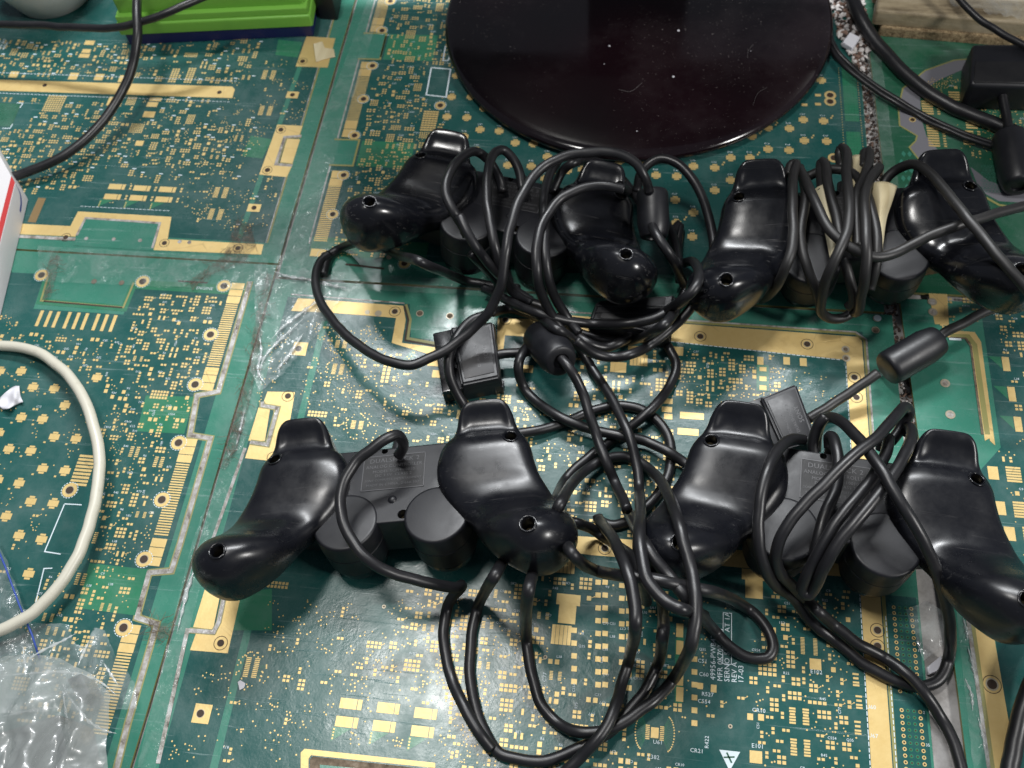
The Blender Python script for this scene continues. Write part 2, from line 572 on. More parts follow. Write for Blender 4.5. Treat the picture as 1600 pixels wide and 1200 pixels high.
class Board:
    bar = False

    def __init__(s, poly, base='green', thick=1.8, z=0.0):
        s.V, s.F, s.M = [], [], []
        s.z = z
        s.base = base
        n = len(poly)
        s.V += [(x, y, z) for x, y in poly] + [(x, y, z - thick) for x, y in poly]
        s.F.append(tuple(range(n)))
        s.M.append(BI[base])
        s.F.append(tuple(range(n, 2 * n))[::-1])
        s.M.append(BI['fr4'])
        for i in range(n):
            j = (i + 1) % n
            s.F.append((i, n + i, n + j, j))
            s.M.append(BI['fr4'])
        s.occ = set()
        s.gocc = set()

    def poly(s, pts, m, l):
        k = len(s.V)
        zz = s.z + LZ[l] + (len(s.F) % 40) * 0.0005
        s.V += [(x, y, zz) for x, y in pts]
        s.F.append(tuple(range(k, k + len(pts))))
        s.M.append(BI[m])

    def pp(s, pts, m, l):
        s.poly([W(*p) for p in pts], m, l)

    def rect(s, cx, cy, w, h, m='gold', l=3, a=0.0, mark=True):
        if m == 'gold' and l == 3 and w * h < 40:
            cells = {(i, j) for i in range(int((cx - w / 2 + .12) // 0.3), int((cx + w / 2 - .12) // 0.3) + 1) for j in range(int((cy - h / 2 + .12) // 0.3), int((cy + h / 2 - .12) // 0.3) + 1)}
            if cells & s.gocc:
                return
            s.gocc |= cells
        c, sn = math.cos(a), math.sin(a)
        s.poly([(cx + x * c - y * sn, cy + x * sn + y * c) for x, y in ((-w / 2, -h / 2), (w / 2, -h / 2), (w / 2, h / 2), (-w / 2, h / 2))], m, l)
        if mark:
            s.mark(cx, cy, max(w, h) if a else w, max(w, h) if a else h)

    def mark(s, cx, cy, w, h, pad=0.35):
        for i in range(int((cx - w / 2 - pad) / 0.6), int((cx + w / 2 + pad) / 0.6) + 1):
            for j in range(int((cy - h / 2 - pad) / 0.6), int((cy + h / 2 + pad) / 0.6) + 1):
                s.occ.add((i, j))

    def free(s, cx, cy, w, h):
        for i in range(int((cx - w / 2) / 0.6), int((cx + w / 2) / 0.6) + 1):
            for j in range(int((cy - h / 2) / 0.6), int((cy + h / 2) / 0.6) + 1):
                if (i, j) in s.occ:
                    return False
        return True

    def disc(s, cx, cy, r, m, l, n=18):
        s.poly(circle(cx, cy, r, n), m, l)

    def ring(s, cx, cy, r0, r1, m, l, n=28, a0=0.0, a1=2 * math.pi):
        k = len(s.V)
        zz = s.z + LZ[l]
        full = abs(a1 - a0 - 2 * math.pi) < 1e-6
        for i in range(n + 1):
            a = a0 + (a1 - a0) * i / n
            s.V += [(cx + r0 * math.cos(a), cy + r0 * math.sin(a), zz), (cx + r1 * math.cos(a), cy + r1 * math.sin(a), zz)]
        for i in range(n):
            s.F.append((k + 2 * i, k + 2 * i + 1, k + 2 * i + 3, k + 2 * i + 2))
            s.M.append(BI[m])

    def strip(s, pts, w, m, l, px=True):
        P = [np.array(W(*p)) if px else np.array(p, float) for p in pts]
        k = len(s.V)
        zz = s.z + LZ[l]
        for i, p in enumerate(P):
            a = P[i] - P[i - 1] if i else P[1] - P[0]
            b = P[i + 1] - P[i] if i < len(P) - 1 else a
            a = a / (np.hypot(*a) + 1e-9)
            b = b / (np.hypot(*b) + 1e-9)
            t = a + b
            t = t / (np.hypot(*t) + 1e-9)
            nn = np.array([-t[1], t[0]])
            ww = w / 2 / max(0.5, abs(nn @ np.array([-a[1], a[0]])))
            s.V += [(*(p + nn * ww), zz), (*(p - nn * ww), zz)]
        for i in range(len(P) - 1):
            s.F.append((k + 2 * i + 1, k + 2 * i + 3, k + 2 * i + 2, k + 2 * i))
            s.M.append(BI[m])

    def text(s, t, x, y, size, a=0.0, m='silk', l=4, mirror=False):
        v, f = text_geo(t, size)
        c, sn = math.cos(a), math.sin(a)
        k = len(s.V)
        zz = s.z + LZ[l]
        s.V += [(x + p * c - q * sn, y + p * sn + q * c, zz) for p, q in v]
        for q in f:
            s.F.append(tuple(k + i for i in q))
            s.M.append(BI[m])

    def ref(s, x, y, big=False):
        if s.bar:
            s.rect(x + 1.0, y + 0.5, 2.4, 0.75, 'silk', 4, mark=False)
            return
        t = random.choice(['C12', 'R45', 'C77', 'U61', 'R22', 'C51', 'CR10', 'C554', 'L38', 'R73', 'E10', 'C85', 'Q35', 'R6', 'C9'])
        s.text(t, x, y, 1.55 if not big else 1.9, random.choice([0, 0, 0, math.pi, math.pi / 2]))

    # ---- footprints
    def via(s, x, y, r=0.36):
        s.disc(x, y, r, 'gold', 3, 8)
        s.mark(x, y, r, r, 0.1)

    def grid(s, x, y, nx, ny, w, h, gx, gy, m='gold'):
        for i in range(nx):
            for j in range(ny):
                s.rect(x + (i - (nx - 1) / 2) * (w + gx), y + (j - (ny - 1) / 2) * (h + gy), w, h, m)

    def ic(s, x, y, n, pitch=0.65, w=1.5, gap=2.2, vert=True):
        for i in range(n):
            o = (i - (n - 1) / 2) * pitch
            for q in (-1, 1):
                if vert:
                    s.rect(x + q * (gap / 2 + w / 2), y + o, w, pitch * 0.6)
                else:
                    s.rect(x + o, y + q * (gap / 2 + w / 2), pitch * 0.6, w)

    def quad(s, x, y, k=1.0):
        s.rect(x, y, 6.2 * k, 3.7 * k)
        for q in (-1, 1):
            s.rect(x, y + q * 2.62 * k, 3.3 * k, 1.15 * k)

    def hole(s, x, y, r=1.5, r1=2.9, white=True, m='gold'):
        s.disc(x, y, r1, m, 3, 28)
        s.disc(x, y, r, 'hole', 5, 20)
        s.ring(x, y, r * 0.98, r * 1.18, 'tin', 4, 20)
        if white:
            for k in range(18):
                a = 2 * math.pi * k / 18
                s.ring(x, y, r1 + 0.25, r1 + 0.6, 'silk', 4, 2, a, a + 0.22)
        s.mark(x, y, r1 * 2 + 1, r1 * 2 + 1)

    def bars(s, x, y0, y1, w, pitch=1.02):
        y = y0
        while y < y1:
            s.rect(x, y, w, pitch * 0.55)
            y += pitch

    def scatter(s, poly_px, tries, weights, refs=0.35, small=0.9):
        tries = int(tries * 0.8)
        P = [W(*p) for p in poly_px]
        xs = [p[0] for p in P]
        ys = [p[1] for p in P]

        def inside(x, y):
            c = False
            for (x1, y1), (x2, y2) in zip(P, P[1:] + P[:1]):
                if (y1 > y) != (y2 > y) and x < (x2 - x1) * (y - y1) / (y2 - y1) + x1:
                    c = not c
            return c
        kinds = list(weights)
        wt = [weights[k] for k in kinds]
        for _ in range(tries):
            x = round((min(xs) + rnd() * (max(xs) - min(xs))) / 0.65) * 0.65
            y = round((min(ys) + rnd() * (max(ys) - min(ys))) / 0.65) * 0.65
            if not inside(x, y):
                continue
            k = random.choices(kinds, wt)[0]
            e = small
            if k == 'res':
                nx, ny = (random.choice([1, 2, 2, 3]), random.choice([2, 2, 3, 4]))
                if rnd() < 0.5:
                    nx, ny = ny, nx
                w, h, gx, gy = e * 1.25, e * 1.15, 0.5, 0.6
            elif k == 'pair':
                nx, ny = random.choice([(2, 1), (1, 2)])
                w, h, gx, gy = 1.25, 1.15, 0.5, 0.5
            elif k == 'cap':
                nx, ny = random.choice([(2, 1), (1, 2), (1, 1)])
                w, h, gx, gy = 1.9, 2.1, 1.0, 0.9
            elif k == 'tall':
                nx, ny = random.choice([(1, 1), (2, 1), (2, 2)])
                w, h, gx, gy = 1.1, 2.6, 1.6, 0.9
            elif k == 'big':
                nx, ny = 1, 1
                w, h, gx, gy = 3.6, 3.4, 0, 0
            elif k == 'array':
                nx, ny = random.randint(4, 7), random.randint(3, 6)
                w, h, gx, gy = e, e, 0.38, 0.42
            elif k == 'icv':
                n = random.choice([5, 6, 8])
                if s.free(x, y, 6.4, n * 0.65 + 1):
                    s.ic(x, y, n)
                    if rnd() < refs:
                        s.ref(x + 3.6, y + 1)
                continue
            elif k == 'comb':
                n = random.choice([5, 6, 7])
                if s.free(x, y, 4.6, n * 1.1 + 1):
                    for i in range(n):
                        s.rect(x, y + (i - (n - 1) / 2) * 1.1, 4.2, 0.72)
                continue
            elif k == 'via':
                for _ in range(random.randint(1, 4)):
                    xx, yy = x + random.uniform(-2, 2), y + random.uniform(-2, 2)
                    if s.free(xx, yy, 0.6, 0.6):
                        s.via(xx, yy, random.choice([0.3, 0.4]))
                continue
            tw, th = nx * (w + gx), ny * (h + gy)
            if s.free(x, y, tw, th):
                s.grid(x, y, nx, ny, w, h, gx, gy)
                if rnd() < refs:
                    rx, ry = x + random.choice([-1, 0, 1]), y + th / 2 + 0.3
                    if s.free(rx + 1.5, ry + 0.8, 3, 1):
                        s.ref(rx, ry)
                        s.mark(rx + 1.5, ry + 0.7, 2.6, 1)
                elif rnd() < 0.3:
                    s.strip([(x + tw / 2 - gx, y), (x + tw / 2 + 0.8, y + 0.8)], 0.22, 'gold', 2, px=False)
                    s.via(x + tw / 2 + 0.9, y + 0.9, 0.3)

    def build(s, name, label, group):
        o = mesh_obj(name, s.V, s.F, [M[k] for k in BM], s.M)
        return tag(o, label, 'circuit board', group)


# table
bm = bmesh.new()
prism(bm, [(-900, -300), (900, -300), (900, 1500), (-900, 1500)], -30, -2.4)
tb = bm_obj('table', bm, M['table'], smooth=False)
tb['kind'] = 'structure'

G = 'bare circuit boards covering the table'


def dashes(b, y, x0, x1, vert=False, step=2.4):
    x = x0
    while x < x1:
        if vert:
            b.rect(y, x, 0.35, step * 0.72, 'silk', 4, mark=False)
        else:
            b.rect(x, y, step * 0.72, 0.35, 'silk', 4, mark=False)
        x += step


GEN = {'res': 6, 'pair': 3, 'cap': 2, 'tall': 1, 'icv': 1.2, 'via': 3, 'array': 0.7}

# ---- upper left board
b = Board([(-560, 297), (-191.8, 297.5), (-190.2, 660), (-560, 660)])
b.bar = True
b.poly([(-560, 311), (-208.5, 311), (-201.5, 311), (-201.5, 660), (-560, 660)], 'teal', 1)
b.strip([(-201.2, 311), (-201.2, 660)], 0.9, 'fr4', 3, px=False)
b.strip([(-202.1, 311), (-202.1, 660)], 0.5, 'slot', 2, px=False)
b.strip([(470, 100), (374, 372)], 3.0, 'green', 2)
b.pp([(435, 62), (473, 66), (465, 90), (430, 86)], 'lime', 2)
b.pp([(392, 212), (425, 218), (410, 248), (378, 244)], 'lime', 2)
# gold bar
b.pp([(-60, 123), (363, 135.5), (367, 140), (363, 153.5), (-60, 140)], 'gold', 3)
for q in ((70, 133.5), (343, 144.5)):
    x, y = W(*q)
    b.ring(x, y, 1.2, 1.45, 'hole', 4)
    b.disc(x, y, 1.2, 'hole', 4)
b.mark(-330, 425.5, 185, 8.5)
x0, y0 = W(-50, 142)
dashes(b, W(180, 121)[1] + 0.4, -430, -252)
dashes(b, W(180, 152)[1] - 0.4, -430, -252)
# gold mounting blocks on the right edge
for dy, n in ((0, 2), (-61.5, 2)):
    pass
b.pp([(433.5, 195), (473, 197), (468, 211), (445, 214), (430, 256), (457, 258), (448, 277), (405, 273)], 'gold', 3)
b.pp([(448.5, 217), (469, 218), (457, 256), (437.5, 254)], 'gold', 3)
b.strip([(471, 213), (445, 214.5), (431, 257), (457, 259)], 1.9, 'slot', 4)
b.strip([(471, 213), (445, 214.5), (431, 257), (457, 259)], 3.0, 'fr4', 2)
b.mark(*W(440, 236), 24, 30)
for q in ((439, 203), (418, 266)):
    x, y = W(*q)
    b.disc(x, y, 1.6, 'hole', 5)
    b.ring(x, y, 2.7, 3.0, 'hole', 4)
b.pp([(479, 57), (524, 60), (512, 106), (462, 104)], 'gold', 3)
b.mark(*W(490, 85), 26, 20)
x, y = W(473, 96)
b.disc(x, y, 1.6, 'hole', 5)
b.ring(x, y, 2.7, 3.0, 'hole', 4)
for q in ((457, 148.5), (397, 325)):
    x, y = W(*q)
    b.rect(x, y, 7.6, 5.6)
    b.disc(x, y, 1.5, 'hole', 5)
    b.mark(x, y, 10, 9)
# gold border and cut-out along the lower edge
b.pp([(-60, 345), (110, 353.5), (122, 330.5), (268, 339), (262, 374), (412, 382), (408, 398), (240, 391), (252, 348), (134, 340), (118, 370), (-60, 362)], 'gold', 3)
b.pp([(134, 341), (250, 349), (238, 392), (114, 384)], 'green', 4)
b.strip([(120, 368), (134, 341), (250, 349), (238, 388)], 1.4, 'slot', 5)
b.strip([(-60, 365), (118, 374)], 2.2, 'slot', 5)
b.mark(*W(190, 358), 66, 34)
b.mark(-320, 311, 260, 12)
for q in ((103, 371), (257, 380), (372, 388)):
    x, y = W(*q)
    b.disc(x, y, 1.5, 'hole', 5)
    b.ring(x, y, 2.6, 2.9, 'hole', 4)
for q in ((135, 373), (178, 374), (219, 376), (281, 378), (296, 379)):
    b.disc(*W(*q), 1.2, 'slot', 5)
dashes(b, W(200, 328.5)[1] + 1.0, W(125, 330)[0], W(265, 330)[0])
# silk outlined chip
b.pp([(-40, 158), (33, 163), (18, 198), (-60, 196)], 'dgreen', 3)
b.mark(*W(0, 180), 40, 20)
b.strip([(27, 161), (36, 162), (31, 169)], 0.5, 'silk', 5)
b.strip([(20, 194), (16, 201), (4, 201)], 0.5, 'silk', 5)
for k in range(14):
    b.strip([(-40, 162 + k * 2.5), (28 - k, 165 + k * 2.4)], 0.18, 'green', 4)
# placed features
for x, y, w, h in ((420, 201, 16, 8), (405, 240, 14, 7), (395, 262, 17, 7), (65, 350, 14, 11), (345, 358, 14, 12), (465, 362, 14, 11), (575, 370, 12, 12), (525, 475, 13, 15)):
    px, py = W(x / 3, y / 3)
    b.rect(px, py, w * 0.42, h * 0.5)
    b.mark(px, py, w * .42 + 1, h * .5 + 1)
for q, w, h in (((243, 155.5), 8, 3), ((238, 163.5), 7, 4), ((233, 179), 7.4, 5), ((218, 224), 5, 4), ((271, 52), 0, 0)):
    if w:
        x, y = W(*q)
        b.rect(x, y, w, h)
        b.mark(x, y, w + 1, h + 1)
for (x, y) in ((915, 660), (1110, 672), (1310, 682), (880, 738), (1080, 748), (1280, 760)):
    px, py = W(x / 5, 160 + y / 5)
    b.rect(px - 1.2, py, 8.0, 4.0)
    b.rect(px + 4.1, py, 1.9, 4.0)
    b.mark(px, py, 12, 6)
    if y > 700:
        b.poly([(px - 7, py - 2.2), (px + 1.5, py - 2.2), (px - 6.8, py - 8)], 'lime', 2)
        b.grid(px - 6.2, py - 5.6, 1, 4, 0.7, 0.7, 0.3, 0.5)
    b.grid(px + 8.4, py, 1, 2, 1.3, 1.3, 0.3, 0.7)
x, y = W(84, 152)
b.grid(*W(85, 162), 8, 8, 1.15, 1.25, 0.42, 0.5)
b.grid(*W(205, 158), 6, 6, 0.7, 0.8, 0.35, 0.4)
b.grid(*W(272, 118), 3, 7, 1.3, 1.3, 0.5, 0.5)
b.grid(*W(297, 118), 3, 8, 1.3, 1.2, 0.5, 0.5)
for q in ((420, 117), (415, 173), (345, 301), (337, 335)):
    b.ic(*W(*q), 8, 1.0, 3.0, 2.4)
b.pp([(60, 309), (72, 310), (56, 348), (43, 347)], 'brownbar', 3)
b.mark(*W(57, 330), 9, 22)
xx, yy = W(0, 45)
for k, t in enumerate(('49956', 'MFR 0K7', 'SERNO')):
    b.text(t, *W(7 - k * 6, 78), 2.6, 1.57)
b.scatter([(-60, 60), (200, 70), (200, 140), (-60, 125)], 1500, {'res': 3, 'tall': 3, 'pair': 3, 'cap': 2, 'via': 1, 'icv': 1}, 0.5)
b.scatter([(-60, 150), (210, 165), (130, 290), (60, 300), (-60, 290)], 2600, {'res': 7, 'pair': 2, 'cap': 1, 'array': 1.5, 'icv': 0.5, 'via': 1}, 0.25)
b.scatter([(190, 60), (420, 60), (330, 225), (210, 225)], 700, GEN, 0.4)
b.scatter([(170, 190), (400, 190), (330, 260), (100, 260)], 900, {'res': 6, 'pair': 2, 'cap': 1, 'via': 1.5, 'icv': 0.6}, 0.5)
b.scatter([(250, 190), (400, 190), (350, 335), (150, 325)], 260, {'res': 4, 'pair': 2, 'via': 4, 'icv': 0.5}, 0.5)
b.scatter([(370, 90), (500, 90), (410, 375), (290, 365)], 330, {'via': 6, 'pair': 0.5}, 0.1)
b.build('circuit_board', 'green circuit board at the upper left with a long gold bar', G)

# ---- left board (quad pads, edge fingers)
b = Board([(-560, -120), (-195.5, -120), (-193, 60), (-192.4, 200), (-192.2, 296.3), (-560, 295.6)])
EX = -204.5
b.pp([(-80, 448), (60, 470), (62, 478), (200, 486), (213, 440), (213, 430), (400, 440), (398, 443)], 'teal', 1) if False else None
b.poly([(-560, -120), (EX, -120), (EX, 281), (-269, 281), (-269, 258), (-321, 258), (-323, 281), (-560, 281)], 'teal', 1)
b.strip([(-321, 282), (-319, 263), (-270, 262), (-269.5, 280)], 4.0, 'lime', 2, px=False)
b.strip([(-320.5, 280), (-318.7, 263.5), (-270.5, 262.5), (-269.8, 279)], 1.1, 'fr4', 3, px=False)
b.strip([(-317, 263.2), (-271, 262.3)], 0.9, 'hole', 4, px=False)
b.poly([(-268, 275), (-206, 275), (-206, 281), (-268, 281)], 'lime', 2)
b.strip([(-245, 281.8), (-228, 281.8)], 1.0, 'hole', 4, px=False)
b.mark(-295, 272, 60, 24)
for q in ((147, 440), (190, 442)):
    b.disc(*W(*q), 1.6, 'grime', 4)
# light strip beyond the fingers: silver routed slot that follows the edge
sl = [(391, 440), (341, 612), (308, 618), (297, 680), (329, 685), (282, 848), (268, 892), (233, 895), (214, 965), (245, 975), (200, 1130), (160, 1290)]
SLW = [W(*p) for p in sl]
b.strip(sl, 3.6, 'fr4', 2)
b.strip(sl, 2.3, 'slot', 4)
# fingers
fingers = [((388, 443), (373, 474), 'w'), ((373, 474), (348, 572), 'f'), ((348, 575), (340, 612), 'w'), ((320, 687), (308, 725), 'w'), ((308, 725), (282, 838), 'f'), ((272, 843), (262, 887), 'w'), ((233, 978), (221, 1023), 'w'), ((221, 1025), (190, 1150), 'f')]
for a, c, k in fingers:
    (xa, ya), (xc, yc) = W(*a), W(*c)
    X = -210.6
    if k == 'w':
        n = 3
        hh = (ya - yc) / n
        for i in range(n):
            b.rect(X, ya - hh * (i + .5), 7.4, hh - 0.35)
    else:
        b.bars(X, yc, ya, 7.0, 1.35)
b.mark(-208, 150, 14, 300)
for q in ((223, 440), (350, 447), (329, 523), (305, 601), (279, 692), (253, 781), (225, 874), (193, 981), (109, 766), (65, 430)):
    x, y = W(*q)
    b.hole(x, y, 1.9, 3.7)
# green patches beside the notches
b.pp([(228, 618), (303, 620), (288, 678), (214, 674)], 'lime', 2)
b.pp([(140, 880), (233, 890), (214, 962), (120, 950)], 'lime', 2)
# row of long fingers
for k, px in enumerate((185, 225, 263, 315, 357, 397, 450, 490, 530)):
    x, y = W(px / 3, 497.5 + k * 1.0)
    b.rect(x, y, 1.9, 10.2 if k < 3 else 10.6)
b.mark(-295, 251, 60, 13)
# quad pads
qs = [(100, 540), (155, 615), (255, 622), (305, 700), (100, 757), (200, 765), (255, 848), (357, 857), (42, 905), (145, 913), (200, 997), (305, 1007), (-10, 1050), (90, 1065), (145, 1150), (250, 1160), (455, 570), (-55, 620), (0, 540), (-5, 830)]
for x, y in qs:
    b.quad(*W(x / 3, 400 + y / 3), 0.86)
    b.rect(*np.add(W(x / 3, 400 + y / 3), (-4.0, -3.4)), 1.2, 0.9)
for x, y in ((30, 20), (90, 110), (195, 128), (135, 290), (15, 405 - 380)):
    b.quad(*W(x / 3, 800 + y / 3), 0.86)
# outlines
b.strip([(101, 788), (70, 862), (95, 866)], 0.55, 'silk', 4)
b.strip([(101, 787.5), (128, 789)], 0.55, 'silk', 4)
b.strip([(82, 888), (69, 888.5), (55, 946), (65, 948)], 0.55, 'silk', 4)
b.mark(*W(95, 830), 18, 28)
# comb under the white cable
x, y = W(130, 735)
for i in range(9):
    b.rect(x, y + (i - 4) * 1.9, 9.0, 1.25)
b.mark(x, y, 11, 18)
b.text('ENGINE', *W(306, 452), 2.6)
b.mark(*W(318, 449), 16, 5)
b.grid(*W(249, 617), 6, 3, 1.2, 1.3, 0.4, 0.45)
for q in ((248, 722), (210, 706), (144, 840), (126, 905)):
    b.ic(*W(*q), 6, 1.0, 1.9, 1.2)
b.scatter([(60, 495), (190, 505), (190, 560), (140, 590), (70, 560), (0, 530), (0, 495)], 500, {'cap': 2, 'pair': 3, 'res': 2, 'via': 2, 'tall': 1}, 0.7)
b.scatter([(205, 470), (375, 450), (345, 600), (300, 610), (215, 590), (170, 540)], 2600, {'res': 8, 'pair': 2, 'array': 1, 'icv': 1, 'cap': 1, 'tall': 1}, 0.3, 1.0)
b.scatter([(165, 590), (300, 610), (290, 680), (170, 690)], 420, {'cap': 3, 'pair': 3, 'res': 3, 'via': 2, 'tall': 1}, 0.7)
b.scatter([(155, 670), (290, 690), (220, 880), (150, 900)], 1200, {'res': 5, 'cap': 2, 'pair': 3, 'icv': 1, 'tall': 1.5, 'via': 2}, 0.5, 1.1)
b.scatter([(120, 860), (220, 890), (185, 1150), (30, 1150), (30, 960)], 1200, {'res': 5, 'cap': 1, 'pair': 3, 'icv': 1, 'tall': 1.5, 'via': 2, 'array': 0.5}, 0.5, 1.1)
b.scatter([(-40, 500), (160, 560), (120, 840), (-40, 960)], 260, {'via': 4, 'pair': 1}, 0.6)
b.build('circuit_board', 'green circuit board at the left edge with cross shaped gold pads under the ivory cable', G)

# ---- upper centre board
b = Board([(-189.6, 288.8), (131.0, 288.8), (129.2, 400), (128.6, 660), (-188.8, 660)])
b.poly([(-176.5, 304.5), (129, 304.5), (129, 392), (128.4, 660), (-176.5, 660)], 'teal', 1)
b.poly([(-176, 304.5), (-110, 304.5), (-110, 317), (-176, 317)], 'lime', 1 + 1)
EX = -177.0
for q in ((565, 100), ):
    pass
# notches with slot
for (a, c) in ((52, 92), (218, 258)):
    y1 = W(560 if a < 100 else 520, a)[1]
    y0 = W(560 if a < 100 else 520, c)[1]
    b.poly([(EX - 2, y0), (-163.5, y0), (-163.5, y1), (EX - 2, y1)], 'green', 3)
    b.strip([(EX - 2, y1), (-163.8, y1 + 0.4), (-163.8, y0), (EX - 1, y0 - 0.2)], 1.2, 'fr4', 5, px=False)
    b.strip([(-163.8, y1 - 2), (-163.8, y0 + 2)], 0.9, 'hole', 5, px=False) if a < 100 else None
    b.mark(-170, (y0 + y1) / 2, 16, y1 - y0 + 3)
    b.poly([(-162, y0), (-130, y0), (-130, y1), (-162, y1)], 'lime', 2)
segs = [((590, -60), (577, 28), 'f'), ((577, 28), (571, 50), 'w'), ((553, 96), (546, 118), 'w'), ((546, 118), (528, 188), 'f'), ((528, 188), (520, 214), 'w'), ((510, 266), (503, 290), 'w'), ((503, 290), (480, 375), 'f'), ((480, 375), (471, 400), 'w')]
for a, c, k in segs:
    (xa, ya), (xc, yc) = W(*a), W(*c)
    X = -171.3
    if k == 'w':
        for i in range(2):
            hh = (ya - yc) / 2
            b.rect(X, ya - hh * (i + .5), 7.6, hh - 0.4)
    else:
        b.bars(X, yc, ya, 7.6, 1.35)
b.strip([(-177.3, 312), (-177.3, 660)], 0.9, 'slot', 3, px=False)
b.mark(-172, 470, 13, 330)
for q in ((597, 48), (582, 103), (568, 155), (554, 212), (537, 274), (520, 335), (688, 165), (610, 2), (506, 398), (632, 412)):
    b.hole(*W(*q), 1.6, 3.2)
for q in ((608, 402),):
    b.disc(*W(*q), 1.6, 'tin', 4)
b.strip([(540, 413), (600, 420)], 1.3, 'hole', 3)
# outlines
b.strip([(674, 106), (704, 108.5), (697, 152), (666, 148.5), (674, 106)], 0.9, 'silk', 4)
b.strip([(696, 72), (692, 95), (700, 95), (706, 80)], 0.9, 'silk', 4)
b.mark(*W(685, 128), 16, 22)
b.grid(*W(671, 189), 5, 9, 1.7, 1.3, 0.15, 0.55)
# quad pads
c3 = [(15, 670), (100, 675), (165, 735), (90, 780), (330, 795), (155, 838), (505, 755), (675, 822), (772, 827), (765, 938), (850, 997), (770, 1045), (845, 1110), (850, 780), (950, 787), (1025, 740), (1115, 740), (950, 893), (1025, 845), (1125, 640), (1200, 600), (1200, 700), (1300, 603), (1298, 705), (1365, 562), (1370, 660), (1460, 568), (1475, 663), (1450, 378), (510, 838), (260, 800), (420, 880), (600, 760)]
c2 = [(938, 355), (917, 455), (1007, 455), (895, 548), (988, 552), (1068, 508), (1050, 608), (1140, 615), (1033, 705), (1180, 775), (975, 640)]
for x, y in c3:
    q = W(800 + x / 3, y / 3)
    b.quad(*q, 0.84)
    b.text(random.choice(['C12', 'C47', 'R18']), q[0] - 2, q[1] + 3.6, 1.7)
    if rnd() < 0.5:
        b.rect(q[0] + 4.4, q[1] + 2.6, 1.0, 1.2)
        b.rect(q[0] + 5.2, q[1] + 4.2, 1.0, 1.2)
for x, y in c2:
    q = W(400 + x / 3, y / 3)
    b.quad(*q, 0.84)
    b.text(random.choice(['C12', 'C47', 'R18']), q[0] - 2, q[1] + 3.6, 1.7)
b.mark(40, 400, 250, 190)
for q in ((1297, 149), (1297, 159), (1303, 247)):
    b.hole(*W(*q), 1.8, 3.4, False)
for q in ((1278, 149), (1278, 163), (1257, 164)):
    b.rect(*W(*q), 3.4, 2.0)
# perforated strip along the right edge
for r in range(70):
    y = 325 + r * 2.0
    for k in range(7):
        if k in (0, 6):
            b.via(116.5 + k * 1.75, y, 0.32)
for y0, y1 in ((330, 376), (385, 412), (420, 470)):
    b.poly([(118.2, y0), (126.2, y0), (126.2, y1), (118.2, y1)], 'lime', 2)
for r in range(60):
    for k in range(5):
        b.disc(119 + k * 1.6, 332 + r * 2.2, 0.28, 'dgreen', 3, 6)
b.scatter([(640, -60), (705, -60), (700, 60), (700, 200), (640, 250), (560, 330), (520, 320), (580, 100)], 3600, {'res': 8, 'pair': 3, 'cap': 1, 'array': 1.5, 'icv': 0.8, 'via': 1}, 0.38)
b.scatter([(520, 250), (660, 230), (640, 400), (500, 400)], 2600, {'res': 7, 'pair': 3, 'cap': 1, 'array': 1, 'icv': 0.8, 'via': 1, 'tall': 1}, 0.38)
b.scatter([(680, -60), (760, -60), (700, 170), (650, 200)], 1500, {'res': 7, 'pair': 3, 'icv': 1, 'array': 1}, 0.3)
b.build('circuit_board', 'green circuit board under the shiny black monitor base, with round gold pads', G)

# ---- centre board
b = Board([(-193.2, -120), (137.5, -120), (135.2, 60), (134.6, 287.2), (-190.8, 287.2), (-191.5, 60)])
b.poly([(-181.0, -120), (119.5, -120), (119.5, 276), (-181.0, 276)], 'teal', 1)
b.poly([(120.8, -120), (134.5, -120), (134, 140), (120.8, 140)], 'teal', 1)
b.poly([(-181, -120), (-160, -120), (-160, 268), (-181, 268)], 'dgreen', 1 + 0) if False else None
b.strip([(-157.5, -120), (-157.5, 262)], 3.4, 'green', 1.5, px=False)
# top gold strip, corner and right strip
def gpx(*p):
    b.pp(p, 'gold', 3)


gpx((466, 466), (630, 478), (634, 500), (628, 536), (680, 543), (678, 556), (612, 536), (619, 497), (520, 489), (455, 486))
gpx((778, 497), (880, 501), (880, 530), (789, 524), (785, 560), (775, 560))
x0, x1 = W(870, 500)[0], 118.6
b.poly([(x0, 267.2), (x1 - 8, 258.6 + 8), (x1 - 8, 259), (x1, 259), (x1, 271), (116.4, 274.3), (x0, 274.3)], 'gold', 3) if False else None
b.poly([(x0, 266.0), (110.2, 258.8), (112.4, 258.8), (118.8, 258.8), (118.8, 270.6), (116.8, 272.8), (x0, 275.2)], 'gold', 3)
b.poly([(110.6, -120), (118.9, -120), (118.9, 258.8), (110.6, 258.8)], 'gold', 3)
b.strip([(x0, 276.2), (116, 274.6), (120.2, 271), (120.2, -120)], 1.6, 'fr4', 2, px=False)
b.strip([(x0, 277.2), (116, 275.6), (121.0, 271.5), (121.0, 200)], 0.9, 'slot', 3, px=False)
b.strip([(455, 460), (632, 474)], 0.9, 'slot', 3)
b.strip([(632, 478), (638, 500), (633, 532), (682, 541)], 1.0, 'hole', 4)
b.strip([(634, 476), (641, 500), (637, 529), (682, 537)], 1.6, 'fr4', 3)
b.pp([(640, 470), (1000, 476), (1000, 500), (870, 500), (780, 494), (770, 538), (642, 528)], 'green', 2)
for q in ((656, 490), (703, 494), (1370, 498), (1368, 516)):
    b.disc(*W(*q), 1.6, 'grime', 5)
    b.ring(*W(*q), 1.6, 2.0, 'tin', 5)
